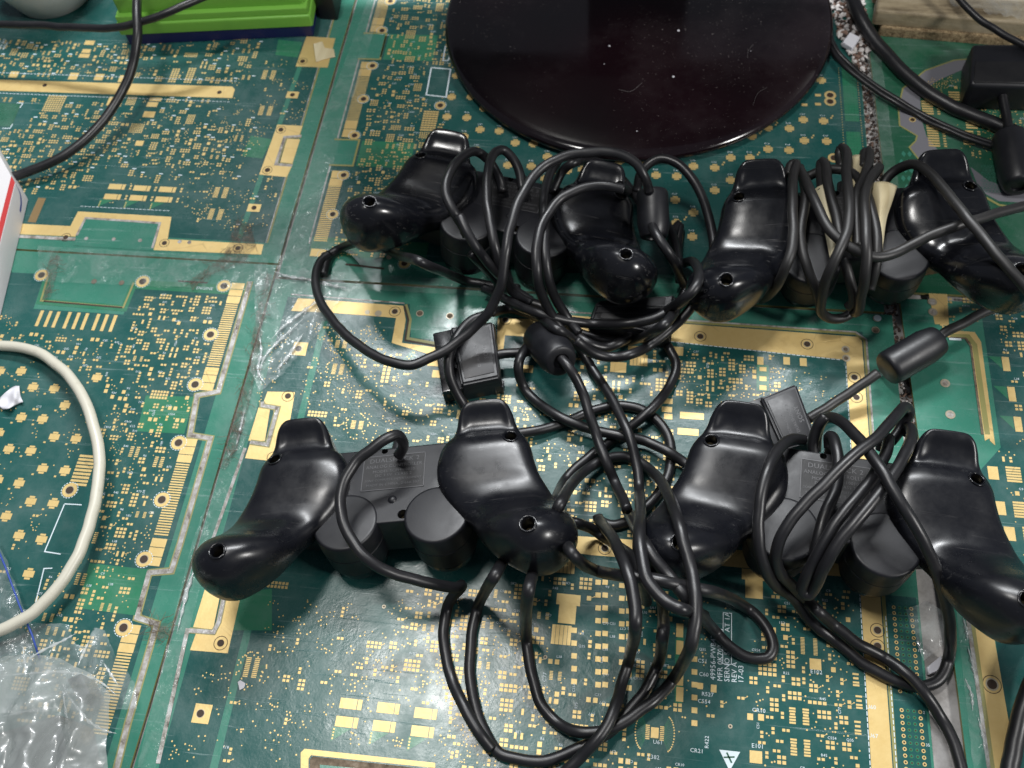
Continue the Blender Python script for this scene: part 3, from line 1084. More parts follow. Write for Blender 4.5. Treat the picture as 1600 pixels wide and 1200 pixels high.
for q in ((617, 487), (790, 500), (1094, 526), (1261, 538), (1335, 590), (1371, 985), (1371, 1010), (945, 857), (1338, 621)):
    x, y = W(*q)
    b.disc(x, y, 1.5, 'hole', 5)
    b.ring(x, y, 1.5, 1.8, 'tin', 4)
    b.ring(x, y, 2.8, 3.1, 'hole', 4)
b.disc(*W(591, 490), 1.9, 'tin', 4)
b.disc(*W(574, 488), 1.3, 'tin', 4)
for q in ((1321, 546), (1322, 560)):
    b.ring(*W(*q), 0.8, 2.0, 'tin', 4)
    b.disc(*W(*q), 1.1, 'grime', 5)
b.disc(*W(1371, 497.5), 1.9, 'silk', 6)
x = x0
while x < 108:
    yy = 266.2 + (258.6 - 266.2) * (x - x0) / (110 - x0)
    b.rect(x, yy - 0.2, 1.8, 0.4, 'silk', 4, -0.06, mark=False)
    x += 2.4
dashes(b, 110.2, -120, 255, True)
dashes(b, 119.6 + 0.9, -120, 130, True)
b.mark(114, 100, 12, 330)
b.mark(-30, 275, 320, 20)
b.mark(*W(650, 520), 30, 20)
b.mark(*W(900, 490), 90, 22)
# left gold blocks (as on the upper board)
gpx((418, 612), (461, 613), (452, 664), (437, 722), (383, 716), (390, 695), (420, 699), (428, 640), (410, 634))
gpx((404, 637), (422, 639), (414, 689), (388, 689))
b.strip([(391, 691), (418, 695), (434, 638), (410, 634), (410, 628)], 1.8, 'slot', 5)
b.strip([(391, 691), (418, 695), (434, 638), (410, 634), (410, 628)], 3.0, 'fr4', 4)
gpx((325, 912), (378, 924), (356, 1021), (297, 1016), (307, 988), (338, 990), (350, 930), (340, 925))
gpx((322, 915), (345, 925), (333, 984), (302, 980))
b.strip([(296, 985), (334, 988), (342, 972), (352, 925)], 2.6, 'fr4', 4)
b.strip([(247, 1193), (293, 985), (334, 988), (342, 972), (352, 925)], 1.9, 'slot', 5)
b.strip([(383, 700), (330, 850)], 1.6, 'slot', 3)
for q in ((450, 619), (427, 715), (345, 1005)):
    x, y = W(*q)
    b.disc(x, y, 1.6, 'hole', 5)
    b.ring(x, y, 2.9, 3.2, 'hole', 4)
for q in ((467, 545), (314, 1115)):
    x, y = W(*q)
    b.rect(x + 0.5, y, 7.6, 8.0)
    b.disc(x - 0.2, y, 1.6, 'hole', 5)
    b.ring(x - 0.2, y, 1.6, 1.85, 'tin', 4)
    b.mark(x, y, 10, 10)
b.mark(-168, 175, 24, 36)
b.mark(-168, 100, 24, 36)
b.pp([(378, 925), (425, 920), (425, 985), (362, 985)], 'lime', 2)
# perforated strip right
for r in range(70):
    y = -10 + r * 2.54
    if 92 < y < 97 or 135 < y:
        continue
    for k in range(4):
        m_ = 'gold' if k in (0, 3) else 'lime'
        b.ring(124.2 + k * 2.45, y, 0.42, 0.82, m_, 3, 10)
        b.disc(124.2 + k * 2.45, y, 0.42, 'hole', 3, 8)
    if r % 5 == 0:
        b.text(str(5 * (r // 5) % 40 or 2), 132.6, y - 0.6, 1.6)
# doubled gold rectangles with green wedges
for (x, y) in ((445, 900), (620, 920), (795, 945), (425, 985), (600, 1005), (780, 1030)):
    px, py = W(400 + x / 3, 800 + y / 3)
    b.rect(px - 1.1, py, 7.4, 4.3)
    b.rect(px + 3.9, py, 1.9, 4.3)
    b.mark(px, py, 12, 6)
    if y in (985, 1005, 1030):
        b.poly([(px - 5.6, py - 2.4), (px + 2.6, py - 2.4), (px - 5.4, py - 8.4)], 'lime', 2)
        b.grid(px - 4.8, py - 5.2, 1, 4, 0.7, 0.7, 0.3, 0.55)
        b.mark(px - 3, py - 5, 8, 8)
for q in ((683, 567), (818, 576), (690, 585)):
    px, py = W(*q)
    b.rect(px - 1.1, py, 7.4, 4.3)
    b.rect(px + 3.9, py, 1.9, 4.3)
b.poly([W(628, 563), W(648, 543), W(650, 560)], 'lime', 2)
for q, n in (((533, 538), 6), ((528, 577), 8), ((558, 664), 6), ((393, 1043), 11)):
    x, y = W(*q)
    b.ic(x, y, n, 0.8, 2.3, 1.6)
    for k in range(26):
        a = rnd() * 6.28
        vx, vy = x + (5.2 + 2 * rnd()) * math.cos(a), y + (4.8 + 3 * rnd()) * math.sin(a)
        b.via(vx, vy, 0.38)
        b.strip([(vx, vy), (x + (vx - x) * 0.6, y + (vy - y) * 0.6)], 0.16, 'lime', 2, px=False)
b.grid(*W(403, 1040), 1, 1, 1, 1, 0, 0)
b.grid(*W(496, 647), 6, 2, 1.25, 1.3, 0.45, 0.5)
b.grid(*W(434, 914), 6, 2, 1.25, 1.3, 0.45, 0.5)
b.grid(*W(603, 584), 2, 5, 1.6, 1.7, 0.8, 0.5)
# bottom cut-out
gpx((470, 1215), (470, 1176), (476, 1170), (680, 1192), (680, 1200), (486, 1180), (482, 1186), (482, 1215))
b.pp([(484, 1215), (484, 1187), (489, 1182), (680, 1203), (680, 1215)], 'grime', 4)
b.pp([(500, 1215), (500, 1195), (660, 1210), (660, 1230)], 'green', 5)
b.mark(*W(575, 1200), 60, 14)
# gold strip in the middle
gpx((875, 862), (876, 836), (1010, 845), (1360, 880), (1360, 905), (1010, 874), (930, 868))
b.mark(*W(1110, 870), 140, 9)
# big transistor pads
for x, y in ((887, 951), (1178, 912)):
    px, py = W(x, y)
    b.rect(px, py + 4, 10.6, 5)
    b.rect(px, py - 2.5, 7.6, 8.5)
    b.mark(px, py, 13, 16)
px, py = W(877, 992)
b.grid(px, py, 5, 1, 1.55, 8.6, 0.18, 0)
for q, w, h in (((884, 880), 8.6, 9.5), ((1145, 634), 11.5, 3.6), ((1190, 686), 11.5, 3.6), ((1081, 650), 11.5, 3.6), ((1075, 675), 10, 3.6), ((1043, 627), 5, 3), ((1042, 640), 5, 3), ((1044, 651), 4, 3), ((1060, 549), 4.8, 5.2), ((1188, 564), 3.0, 4.6), ((1255, 566), 3.4, 4.6), ((1229, 564), 3.2, 4.4), ((1192, 577), 3.4, 2.4), ((1192, 592), 3.4, 2.6), ((1192, 606), 3.4, 2.6), ((995, 549), 9, 6), ((998, 563), 9, 6.5), ((966, 574), 8, 6), ((1000, 577), 8.5, 6.5)):
    x, y = W(*q)
    if w > 6 and h > 6:
        for k in range(5):
            b.rect(x + (k - 2) * w / 5, y, w / 5 - 0.22, h)
    else:
        b.rect(x, y, w, h)
    b.mark(x, y, w + 1, h + 1)
b.pp([(1182, 570), (1201, 571), (1201, 612), (1182, 611)], 'lime', 2)
# orderly columns of capacitors
for cx, cy, nx, ny in ((940, 1000, 2, 9), (977, 1005, 2, 9), (897, 1035, 1, 5), (1085, 1080, 1, 7)):
    for i in range(nx):
        for j in range(ny):
            x, y = W(cx + i * 11 - (nx - 1) * 5.5, cy + (j - ny / 2) * 20)
            b.rect(x, y, 2.4, 2.3)
            if rnd() < 0.5:
                b.ref(x + 2, y - 1.5)
            b.mark(x, y, 3.4, 5)
# central chip with fan-out and others
for q, n in (((1023, 1145), 8), ((1264, 1010), 12), ((1238, 1116), 6), ((1259, 1118), 6), ((1240, 1165), 6), ((1261, 1167), 6), ((1330, 1010), 5), ((1337, 1060), 5), ((1342, 1095), 5), ((1340, 1135), 5)):
    x, y = W(*q)
    if n == 8:
        b.rect(x, y, 3.2, 4.2)
        b.ic(x, y, 8, 0.75, 1.7, 4.2)
        for k in range(16):
            for sgn in (-1, 1):
                a = math.radians(-70 + 140 * k / 15)
                p1 = (x + sgn * 3.9, y + (k - 7.5) * 0.38)
                p2 = (x + sgn * (4.5 + 3.5 * math.cos(a)), y + 7.2 * math.sin(a))
                b.strip([p1, p2], 0.2, 'lime', 2, px=False)
                b.via(*p2, 0.34)
        b.mark(x, y, 18, 14)
    elif n == 12:
        b.ic(x, y, 12, 0.62, 1.7, 3.6)
        b.mark(x, y, 9, 9)
    else:
        b.rect(x, y, 2.2, 0.9)
        for k in range(n):
            b.rect(x, y + (k - n / 2) * 1.15, 2.6, 0.8)
        b.mark(x, y, 4, n * 1.2)
# lettering
for t, q in (('49956-PWB43253', (1117.5, 1063)), ('MFR 0K703  QN', (1128.5, 1065)), ('SERNO 55799  AT 1A', (1139.5, 1066)), ('REV A', (1151, 1067)), ('17-03', (1161.5, 1068))):
    b.text(t, *W(*q), 3.1, math.pi / 2)
xa, ya = W(1140, 1036)
b.strip([(xa + 0.7, ya - 0.6), (xa + 0.7, ya + 21.5), (xa - 2.9, ya + 21.5), (xa - 2.9, ya - 0.6), (xa + 0.7, ya - 0.6)], 0.3, 'silk', 4, px=False)
b.mark(*W(1138, 1020), 16, 34)
b.text('E101', *W(1174, 1168), 2.4)
b.rect(*W(1181, 1183), 5.0, 4.8)
b.text('E102', *W(1266, 1052), 2.4)
b.rect(*W(1274, 1038), 4.8, 4.6)
for t, q in (('CR10', (1175, 1112)), ('R527', (1096, 1087)), ('C554', (1090, 1098)), ('C51', (1090, 1035)), ('C60', (1092, 1056)), ('R422', (1107, 1170)), ('CR21', (1078, 1175)), ('U61', (1020, 1162)), ('L382', (1012, 1185)), ('C77', (853, 1066)), ('U60', (1353, 1107)), ('U67', (1356, 1152))):
    b.text(t, *W(*q), 2.3, math.pi / 2 if t in ('R422', 'C77') else 0)
for q in ((1172, 1120), (1189, 1121), (1083, 1048), (1086, 1030), (1083, 1072), (1094, 1072), (1081, 1091), (1081, 1115), (1081, 1129), (1115, 1076)):
    b.rect(*W(*q), 2.4, 3.2 if q[1] in (1091, 1076) else 2.6)
# warning triangle
x, y = W(1140, 1187)
b.poly([(x - 4.2, y + 3.4), (x, y - 4.4), (x + 4.2, y + 3.4)], 'silk', 4)
b.strip([(x - 1.2, y + 2.6), (x + 0.8, y - 1.2)], 0.7, 'dgreen', 5, px=False)
b.strip([(x - 2.4, y + 0.6), (x + 2.0, y + 1.2)], 0.6, 'dgreen', 5, px=False)
for q in ((1141, 1135), (852, 1027), (600, 948), (914, 1182)):
    b.disc(*W(*q), 0.9, 'tin', 4)
    b.disc(*W(*q), 0.4, 'hole', 5)
b.pp([(1055, 1000), (1068, 985), (1066, 1100), (1054, 1098)], 'lime', 2)
for yy in (985, 1012, 1060, 1085):
    b.rect(*W(1062, yy), 3.0, 6.0)
# scattered
SP = {'via': 7, 'pair': 1.6, 'res': 0.5}
b.scatter([(400, 930), (640, 950), (640, 1160), (330, 1200), (350, 1030)], 330, SP, 0.15, 1.0)
b.scatter([(330, 1020), (360, 1020), (300, 1200), (255, 1200)], 60, {'via': 1})
b.scatter([(430, 520), (460, 530), (410, 630), (395, 610)], 60, {'via': 1})
b.scatter([(480, 500), (620, 510), (660, 560), (640, 700), (470, 680)], 420, {'via': 6, 'pair': 2, 'res': 1.5}, 0.25, 1.0)
b.scatter([(640, 600), (830, 600), (900, 740), (640, 700)], 520, {'via': 2, 'pair': 2, 'res': 3, 'icv': 0.6}, 0.5, 1.0)
b.scatter([(630, 920), (830, 920), (830, 1000), (720, 1060), (600, 1010)], 500, {'via': 2, 'pair': 3, 'res': 4, 'icv': 0.4}, 0.35, 1.1)
b.scatter([(560, 1030), (760, 1050), (760, 1190), (520, 1160)], 330, {'via': 5, 'pair': 2, 'res': 2}, 0.3, 1.1)
b.scatter([(700, 1020), (830, 1000), (850, 1230), (690, 1230)], 900, {'via': 1, 'pair': 3, 'res': 4, 'cap': 1.5, 'tall': 1}, 0.5, 1.2)
b.scatter([(830, 900), (1060, 900), (1060, 1230), (830, 1230)], 1600, {'via': 1, 'pair': 3, 'res': 4, 'cap': 3, 'tall': 1, 'icv': 0.3}, 0.6, 1.2)
b.scatter([(900, 550), (1050, 550), (1060, 800), (880, 790)], 900, {'pair': 3, 'res': 4, 'cap': 2, 'tall': 0.6, 'via': 1}, 0.45, 1.15)
b.scatter([(880, 720), (1020, 720), (1000, 860), (860, 830)], 900, {'res': 4, 'array': 2, 'cap': 1}, 0.2, 1.15)
b.scatter([(1050, 545), (1230, 560), (1200, 640), (1050, 630)], 1600, {'pair': 2, 'res': 6, 'cap': 0.6, 'tall': 0.8, 'via': 1}, 0.3, 1.05)
b.scatter([(1195, 900), (1350, 930), (1365, 1230), (1180, 1230)], 2600, {'pair': 3, 'res': 6, 'cap': 1.5, 'tall': 0.8, 'via': 1, 'array': 0.6}, 0.4, 1.2)
b.scatter([(1060, 940), (1200, 930), (1190, 1100), (1060, 1150)], 160, {'pair': 3, 'via': 2, 'res': 1}, 0.5, 1.1)
b.scatter([(1220, 570), (1310, 570), (1310, 690), (1220, 690)], 45, {'via': 1})
b.scatter([(1030, 720), (1100, 700), (1060, 850)], 400, {'array': 3, 'res': 2}, 0.1, 0.8)
b.build('circuit_board', 'large dark green circuit board in the middle, under the lower controllers, with white part numbers', G)

# ---- right board (lower right)
b = Board([(139.0, 297.5), (141.5, 223), (146.9, 122.8), (148.5, 40), (149, -120), (420, -120), (420, 299.5)], z=0.6)
b.poly([(160.5, 296), (420, 297.5), (420, 280), (177, 278.5), (177.6, 218), (158, 217), (159, 130), (160, -120), (420, -120), (420, -119), (420, 296)], 'teal', 1) if False else None
b.poly([(178.4, 296), (420, 296), (420, -120), (165, -120), (165, 200), (178.4, 216)], 'teal', 1)
b.pp([(1444, 428), (1461, 443), (1468, 508), (1400 + 60, 508)], 'gold', 3)
b.pp([(1461, 440), (1478, 440), (1482, 510), (1468, 510)], 'gold', 3)
b.pp([(1470, 508), (1482, 517), (1522, 520), (1532, 535), (1554, 697), (1546, 690), (1545, 686), (1538, 690), (1515, 530), (1476, 528)], 'gold', 3)
b.strip([(1484, 526), (1512, 527), (1522, 540), (1542, 680)], 2.4, 'fr4', 4)
b.strip([(1484, 529), (1508, 530), (1516, 542), (1534, 680)], 1.0, 'grime', 5)
b.strip([(1482, 531), (1501, 532)], 1.3, 'silk', 6)
for q in ((1456, 473), (1457, 489), (1476, 600), (1484, 649)):
    x, y = W(*q)
    b.disc(x, y, 1.5, 'slot', 5)
    b.ring(x, y, 1.5, 2.3, 'tin', 5)
b.pp([(1505, 905), (1553, 1000), (1590, 1215), (1548, 1215), (1528, 1080)], 'gold', 3)
b.strip([(1512, 960), (1524, 1040), (1548, 1215)], 2.6, 'slot', 4)
b.strip([(1516, 955), (1531, 1060), (1552, 1215)], 1.6, 'fr4', 5)
x, y = W(1549, 1070)
b.disc(x, y, 2.0, 'hole', 5)
b.ring(x, y, 2.0, 2.6, 'tin', 4)
b.ring(x, y, 3.5, 3.8, 'hole', 4)
b.mark(165, 80, 36, 130)
b.mark(170, 250, 30, 70)
for q in ((1571, 570), (1580, 617), (1590, 664)):
    x, y = W(*q)
    b.rect(x, y, 3.4, 8.0)
    b.poly([(x - 8, y + 4), (x - 2, y + 4), (x - 2, y - 3)], 'lime', 2)
    b.mark(x - 2, y, 14, 9)
for q in ((1551, 740), (1562, 795), (1577, 835)):
    x, y = W(*q)
    b.rect(x, y, 4.6, 6.6)
    for k in range(6):
        b.rect(x + 9, y + (k - 2.5) * 1.35, 6.6, 1.0)
    b.mark(x + 4, y, 18, 9)
b.scatter([(1470, 440), (1600, 440), (1600, 560), (1540, 560), (1480, 500)], 240, {'pair': 3, 'res': 2, 'via': 2}, 0.4, 1.1)
b.scatter([(1530, 520), (1640, 520), (1640, 1000), (1580, 800)], 900, {'pair': 2, 'res': 3, 'cap': 1, 'via': 2, 'tall': 1}, 0.5, 1.1)
b.scatter([(1560, 980), (1660, 980), (1660, 1230), (1600, 1230)], 600, {'cap': 3, 'res': 2}, 0.3, 1.3)
b.build('circuit_board', 'green circuit board at the right edge under the black barrel on the cord', G)

# ---- upper right board
b = Board([(140.5, 301.5), (137.0, 381), (135.2, 480), (133.2, 660), (460, 660), (460, 303)], base='dgreen', z=0.8)
for i in range(10):
    for j in range(14):
        x, y = 147 + i * 3.2 + (j % 2) * 1.6, 318 + j * 6
        if x < 172:
            b.poly([(x - 1.3, y), (x, y - 2.2), (x + 1.3, y), (x, y + 2.2)], 'green', 1)
arc = [(1600, 98), (1540, 92), (1490, 96), (1445, 112), (1410, 140), (1403, 170), (1405, 198), (1432, 214), (1430, 222), (1420, 232), (1450, 270)]
arc_in = [(1600, 118), (1540, 108), (1500, 112), (1460, 130), (1437, 150), (1438, 185), (1447, 215), (1468, 240), (1480, 260)]
b.pp(arc + arc_in[::-1], 'grey', 2)
b.strip(arc, 0.9, 'fr4', 3)
b.pp([(1515, 262), (1545, 285), (1620, 305), (1620, 320), (1560, 316), (1530, 300)], 'grey', 2)
b.strip([(1530, 305), (1560, 322), (1620, 332)], 1.4, 'fr4', 3)
x, y = W(1425, 189)
b.disc(x, y, 1.9, 'gold', 3)
b.disc(x, y, 1.3, 'hole', 4)
for cx, cy, n in ((1448, 168, 6), (1457, 212, 9), (1516, 190, 6), (1512, 215, 6), (1490, 150, 4)):
    x, y = W(cx, cy)
    for k in range(n):
        b.rect(x, y + (k - n / 2) * 1.9, 6.2, 1.2)
        b.rect(x + 6, y + (k - n / 2) * 1.9, 1.6, 1.0)
    b.mark(x + 1, y, 12, n * 2)
for i in range(9):
    for j in range(8):
        x, y = W(1535 + i * 5.5 + (j % 2) * 2.5, 262 + j * 5.5)
        b.ring(x, y, 0.75, 0.98, 'green', 3, 8)
b.mark(*W(1560, 285), 26, 30)
b.scatter([(1480, 130), (1640, 130), (1640, 260), (1530, 260), (1500, 230)], 1500, {'res': 6, 'pair': 3, 'via': 3, 'cap': 1}, 0.3, 0.9)
b.scatter([(1435, 130), (1500, 118), (1500, 135), (1450, 150)], 200, {'via': 1})
b.build('circuit_board', 'dark green circuit board at the upper right with a curved grey cut-out', G)

# ------------------------------------------------------------ game controllers
def rotm(rz, rx, ry):
    return Matrix.Rotation(rz, 3, 'Z') @ Matrix.Rotation(ry, 3, 'Y') @ Matrix.Rotation(rx, 3, 'X')


ST = [  # Lx Ly  Rx Ry  ztop zseam zbot rim
    (37.0, 40.1, 48.2, 40.2, 43.4, 42.2, 34, 0.0),
    (33.9, 38.7, 51.4, 38.7, 45.4, 41.8, 18, 0.2),
    (31.8, 36.4, 53.6, 36.2, 44.4, 41.0, 9, 0.7),
    (30.2, 33.2, 55.2, 32.8, 41.6, 38.6, 8, 1.3),
    (29.2, 29.6, 56.2, 29.2, 39.6, 36.2, 8, 1.2),
    (27.4, 26.0, 57.8, 25.9, 39.2, 34.2, 8, 0.5),
    (23.4, 22.0, 60.4, 22.2, 40.6, 32.8, 8, 0.0),
    (21.2, 17.2, 62.2, 18.2, 41.4, 31.4, 8, 0.0),
    (20.0, 10.6, 63.4, 12.0, 40.6, 30.6, 9, 0.0),
    (20.8, 3.6, 65.4, 4.8, 39.2, 29.8, 11, 0.0),
    (24.4, -3.8, 68.8, -2.4, 37.8, 29.2, 15, 0.0),
    (30.2, -11.6, 72.4, -9.6, 38.6, 29.6, 19, 0.0),
    (36.6, -20.0, 77.2, -17.4, 44.8, 32.0, 21, 0.0),
    (40.8, -28.0, 80.6, -25.6, 53.4, 35.4, 22, 0.0),
    (46.0, -34.8, 80.6, -33.4, 56.6, 37.8, 23, 0.0),
    (51.8, -39.6, 77.4, -39.4, 55.4, 39.0, 25, 0.0),
    (57.4, -43.4, 72.6, -43.4, 51.2, 40.0, 29, 0.0),
    (62.0, -45.2, 67.8, -45.2, 45.8, 40.6, 35, 0.0)]


def grip_bm(mirror):
    S = catmull([(s[0], s[1], s[2], s[3], s[4], s[5], s[6], s[7]) for s in ST], 6)
    bm = bmesh.new()
    ring_n = 56
    th = [2 * math.pi * k / ring_n for k in range(ring_n)]
    rings = []
    for s in S:
        L = np.array(s[0:2])
        R = np.array(s[2:4])
        zt, zs, zb, rim = s[4:8]
        c = (L + R) / 2
        hvec = (R - L) / 2
        r = []
        for a in th:
            ca, sa = math.cos(a), math.sin(a)
            pod = min(1, max(0, (c[1] + 18) / 22.0))
            p = 2.05 + 1.25 * pod if sa >= 0 else 2.2 + 1.8 * pod
            u = math.copysign(abs(ca) ** (2 / p), ca)
            v = math.copysign(abs(sa) ** (2 / p), sa)
            if sa >= 0:
                z = zs + (zt - zs) * v + rim * math.exp(-((abs(u) - 0.84) / 0.17) ** 2) * min(1.0, v * 2.2)
            else:
                z = zs + (zs - zb) * v
            # hairline joint between the shells
            inset = 0.985 if (-0.14 < sa < -0.02) else 1.0
            q = c + hvec * u * inset
            r.append(bm.verts.new((q[0] * (-1 if mirror else 1), q[1], z)))
        rings.append(r)
    for a, b_ in zip(rings[:-1], rings[1:]):
        for k in range(ring_n):
            j = (k + 1) % ring_n
            bm.faces.new((a[k], a[j], b_[j], b_[k]))
    for end, s, dz in ((rings[0], S[0], 1.0), (rings[-1], S[-1], -0.6)):
        c = (np.array(s[0:2]) + np.array(s[2:4])) / 2
        v = bm.verts.new((c[0] * (-1 if mirror else 1), c[1] + dz * 0.6, s[5]))
        for k in range(ring_n):
            j = (k + 1) % ring_n
            bm.faces.new((end[k], end[j], v))
    bmesh.ops.recalc_face_normals(bm, faces=bm.faces)
    return bm


def cut(o, cyls):
    """drill recesses into a mesh object (local mm), destructively"""
    bm = bmesh.new()
    for x, y, z, r, d in cyls:
        bmesh.ops.create_cone(bm, cap_ends=True, segments=28, radius1=r / 1000, radius2=r / 1000, depth=0.03,
                              matrix=Matrix.Translation((x / 1000, y / 1000, (z - d) / 1000 + 0.015)))
    me = bpy.data.meshes.new('cutter')
    bm.to_mesh(me)
    bm.free()
    c = bpy.data.objects.new('cutter', me)
    COL.objects.link(c)
    md = o.modifiers.new('b', 'BOOLEAN')
    md.operation = 'DIFFERENCE'
    md.object = c
    md.solver = 'EXACT'
    dg = bpy.context.evaluated_depsgraph_get()
    new = bpy.data.meshes.new_from_object(o.evaluated_get(dg))
    o.modifiers.clear()
    o.data = new
    bpy.data.objects.remove(c)
    new.set_sharp_from_angle(angle=math.radians(42))


def make_controller():
    root = thing('game_controller', 'x', 'game controller')
    parts = {}
    for mir in (False, True):
        bm = grip_bm(mir)
        tree = BVHTree.FromBMesh(bm)
        s = -1 if mir else 1
        drill = []
        marks = []
        for (x, y, r, d) in ((54.0, 20.6, 2.6, 7.0), (63.2, -35.6, 2.7, 8.0)):
            hit, nrm, _, _ = tree.ray_cast(Vector((s * x, y, 90)), Vector((0, 0, -1)))
            z = hit.z if hit else 40
            drill.append((s * x, y, z, r, d))
            marks.append((s * x, y, z, r, d, nrm if nrm.z > 0 else -nrm))
        gobj = bm_obj('grip', bm, M['shell'], root, auto=60, local=True)
        cut(gobj, drill)
        for x, y, z, r, d, nrm in marks:
            b2 = bmesh.new()
            mt = Matrix.Translation((x, y, z)) @ nrm.to_track_quat('Z', 'Y').to_matrix().to_4x4()
            prof = [(r + 0.62 + 0.42 * math.cos(t), 0.02 + 0.32 * math.sin(t)) for t in [2 * math.pi * k / 10 for k in range(11)]]
            lathe(b2, prof, 36, mt)
            ro = bm_obj('screw_rim', b2, M['shell'], gobj, auto=80, local=True)
            b3 = bmesh.new()
            lathe(b3, [(0, -0.6), (0.5, -0.5), (0.9, 0.1), (1.8, 0.0), (2.2, -0.5), (2.25, -0.9)], 20, Matrix.Translation((x, y, z - d + 1.8)))
            bm_obj('screw', b3, M['screw'], gobj, local=True)
    # body: slab under the grips and raised centre
    bm = bmesh.new()
    slab = [(-60, 22), (-66, 8), (-62, -4), (-34, -9), (34, -9), (62, -4), (66, 8), (60, 22), (44, 31), (20, 30), (-20, 30), (-44, 31)]
    prism(bm, slab, 6, 24, 3.0, 3)
    body = bm_obj('body', bm, M['matte'], root, local=True)
    bm = bmesh.new()
    prism(bm, [(-30, 28), (-30, -9.5), (-12, -12.6), (12, -12.6), (30, -9.5), (30, 28)], 9, 31, 1.0, 3)
    plate = bm_obj('centre_plate', bm, M['matte'], root, local=True)
    cut(plate, [(5.2, -8.9, 31, 2.3, 5.0), (-5.6, 26.2, 31, 1.5, 4.0)])
    b3 = bmesh.new()
    lathe(b3, [(0, 26.4), (0.6, 26.4), (0.9, 27.2), (1.8, 27.0), (2.1, 26.4)], 20, Matrix.Translation((5.2, -8.9, 0)))
    bm_obj('screw', b3, M['screw'], plate, local=True)
    b3 = bmesh.new()
    lathe(b3, [(0, 32.3), (0.5, 32.25), (1.3, 31.9), (1.9, 31.3), (2.15, 30.8)], 28, Matrix.Translation((0, -0.8, 0)))
    bm_obj('nub', b3, M['matte'], plate, local=True)
    # label with embossed lines
    bm = bmesh.new()
    prism(bm, [(-14.6, 5.0), (13.6, 5.0), (13.6, 23.2), (-14.6, 23.2)], 30.6, 31.22, 0.15, 1)
    lab = bm_obj('label_plate', bm, M['label'], root, smooth=False, local=True)
    V, Fc = [], []
    fx, fy = -0.5, 14.1
    for w, h in ((14.35, 9.4),):
        for (x0, x1, y0, y1) in ((-w, w, h - .35, h), (-w, w, -h, -h + .35), (-w, -w + .35, -h, h), (w - .35, w, -h, h)):
            k = len(V)
            V += [(fx + x0, fy + y0, 31.34), (fx + x1, fy + y0, 31.34), (fx + x1, fy + y1, 31.34), (fx + x0, fy + y1, 31.34)]
            Fc.append((k, k + 1, k + 2, k + 3))
    for t, y, sz in (('DUALSHOCK 2', 19.6, 3.3), ('ANALOG CONTROLLER', 16.6, 2.5), ('MODEL SCPH-10010', 14.0, 2.1), ('DC 3.5V  CLASS 2', 11.8, 2.1), ('SONY COMPUTER ENTERTAINMENT', 9.4, 1.7), ('MADE IN CHINA  2-660-302', 6.8, 1.9)):
        v, f = text_geo(t, sz)
        mx = max(p[0] for p in v)
        k = len(V)
        sq = min(1.0, 26.0 / mx)
        V += [(-0.5 + (p[0] - mx / 2) * sq, y + p[1], 31.36) for p in v]
        Fc += [tuple(k + i for i in q) for q in f]
    me = bpy.data.meshes.new('embossed_text')
    me.from_pydata([(a / 1000, b_ / 1000, c / 1000) for a, b_, c in V], [], Fc)
    me.materials.append(M['emboss_glint'])
    eo = bpy.data.objects.new('embossed_text', me)
    COL.objects.link(eo)
    eo.parent = lab
    # stick housings
    for s in (-1, 1):
        b2 = bmesh.new()
        r = 14.4
        prof = [(0, 31.6), (r - 1.5, 31.6), (r - 0.9, 31.5), (r - 0.35, 31.15), (r, 30.4), (r + 0.1, 21.2), (r - 0.25, 21.0), (r - 0.25, 20.6), (r + 0.05, 20.4), (r - 0.4, 9.0), (r - 2.5, 6.5), (0, 6.5)]
        lathe(b2, prof, 64, Matrix.Translation((s * 20.2, -10.6, 0)))
        ho = bm_obj('stick_housing', b2, M['matte'], root, auto=35, local=True)
        b2 = bmesh.new()
        lathe(b2, [(0, 9), (13.0, 9), (13.2, 7), (12.4, 3.2), (10.4, 2.0), (0, 2.2)], 48, Matrix.Translation((s * 20.2, -10.6, 0)))
        bm_obj('thumbstick', b2, M['shell'], ho, auto=35, local=True)
    # cable sleeve at the back
    b2 = bmesh.new()
    lathe(b2, [(0, 0), (3.4, 0), (3.4, 2), (2.9, 6), (2.6, 8), (0, 8)], 20, Matrix.Translation((-1.0, 28, 25)) @ Matrix.Rotation(math.radians(-90), 4, 'X'))
    bm_obj('cable_sleeve', b2, M['rubber'], root, local=True)
    return root


def kids(o):
    return [c for c in bpy.data.objects if c.parent is o]


def dup(root):
    r = root.copy()
    COL.objects.link(r)
    for ch in kids(root):
        c = ch.copy()
        COL.objects.link(c)
        c.parent = r
        for g2 in kids(ch):
            d = g2.copy()
            COL.objects.link(d)
            d.parent = c
    return r


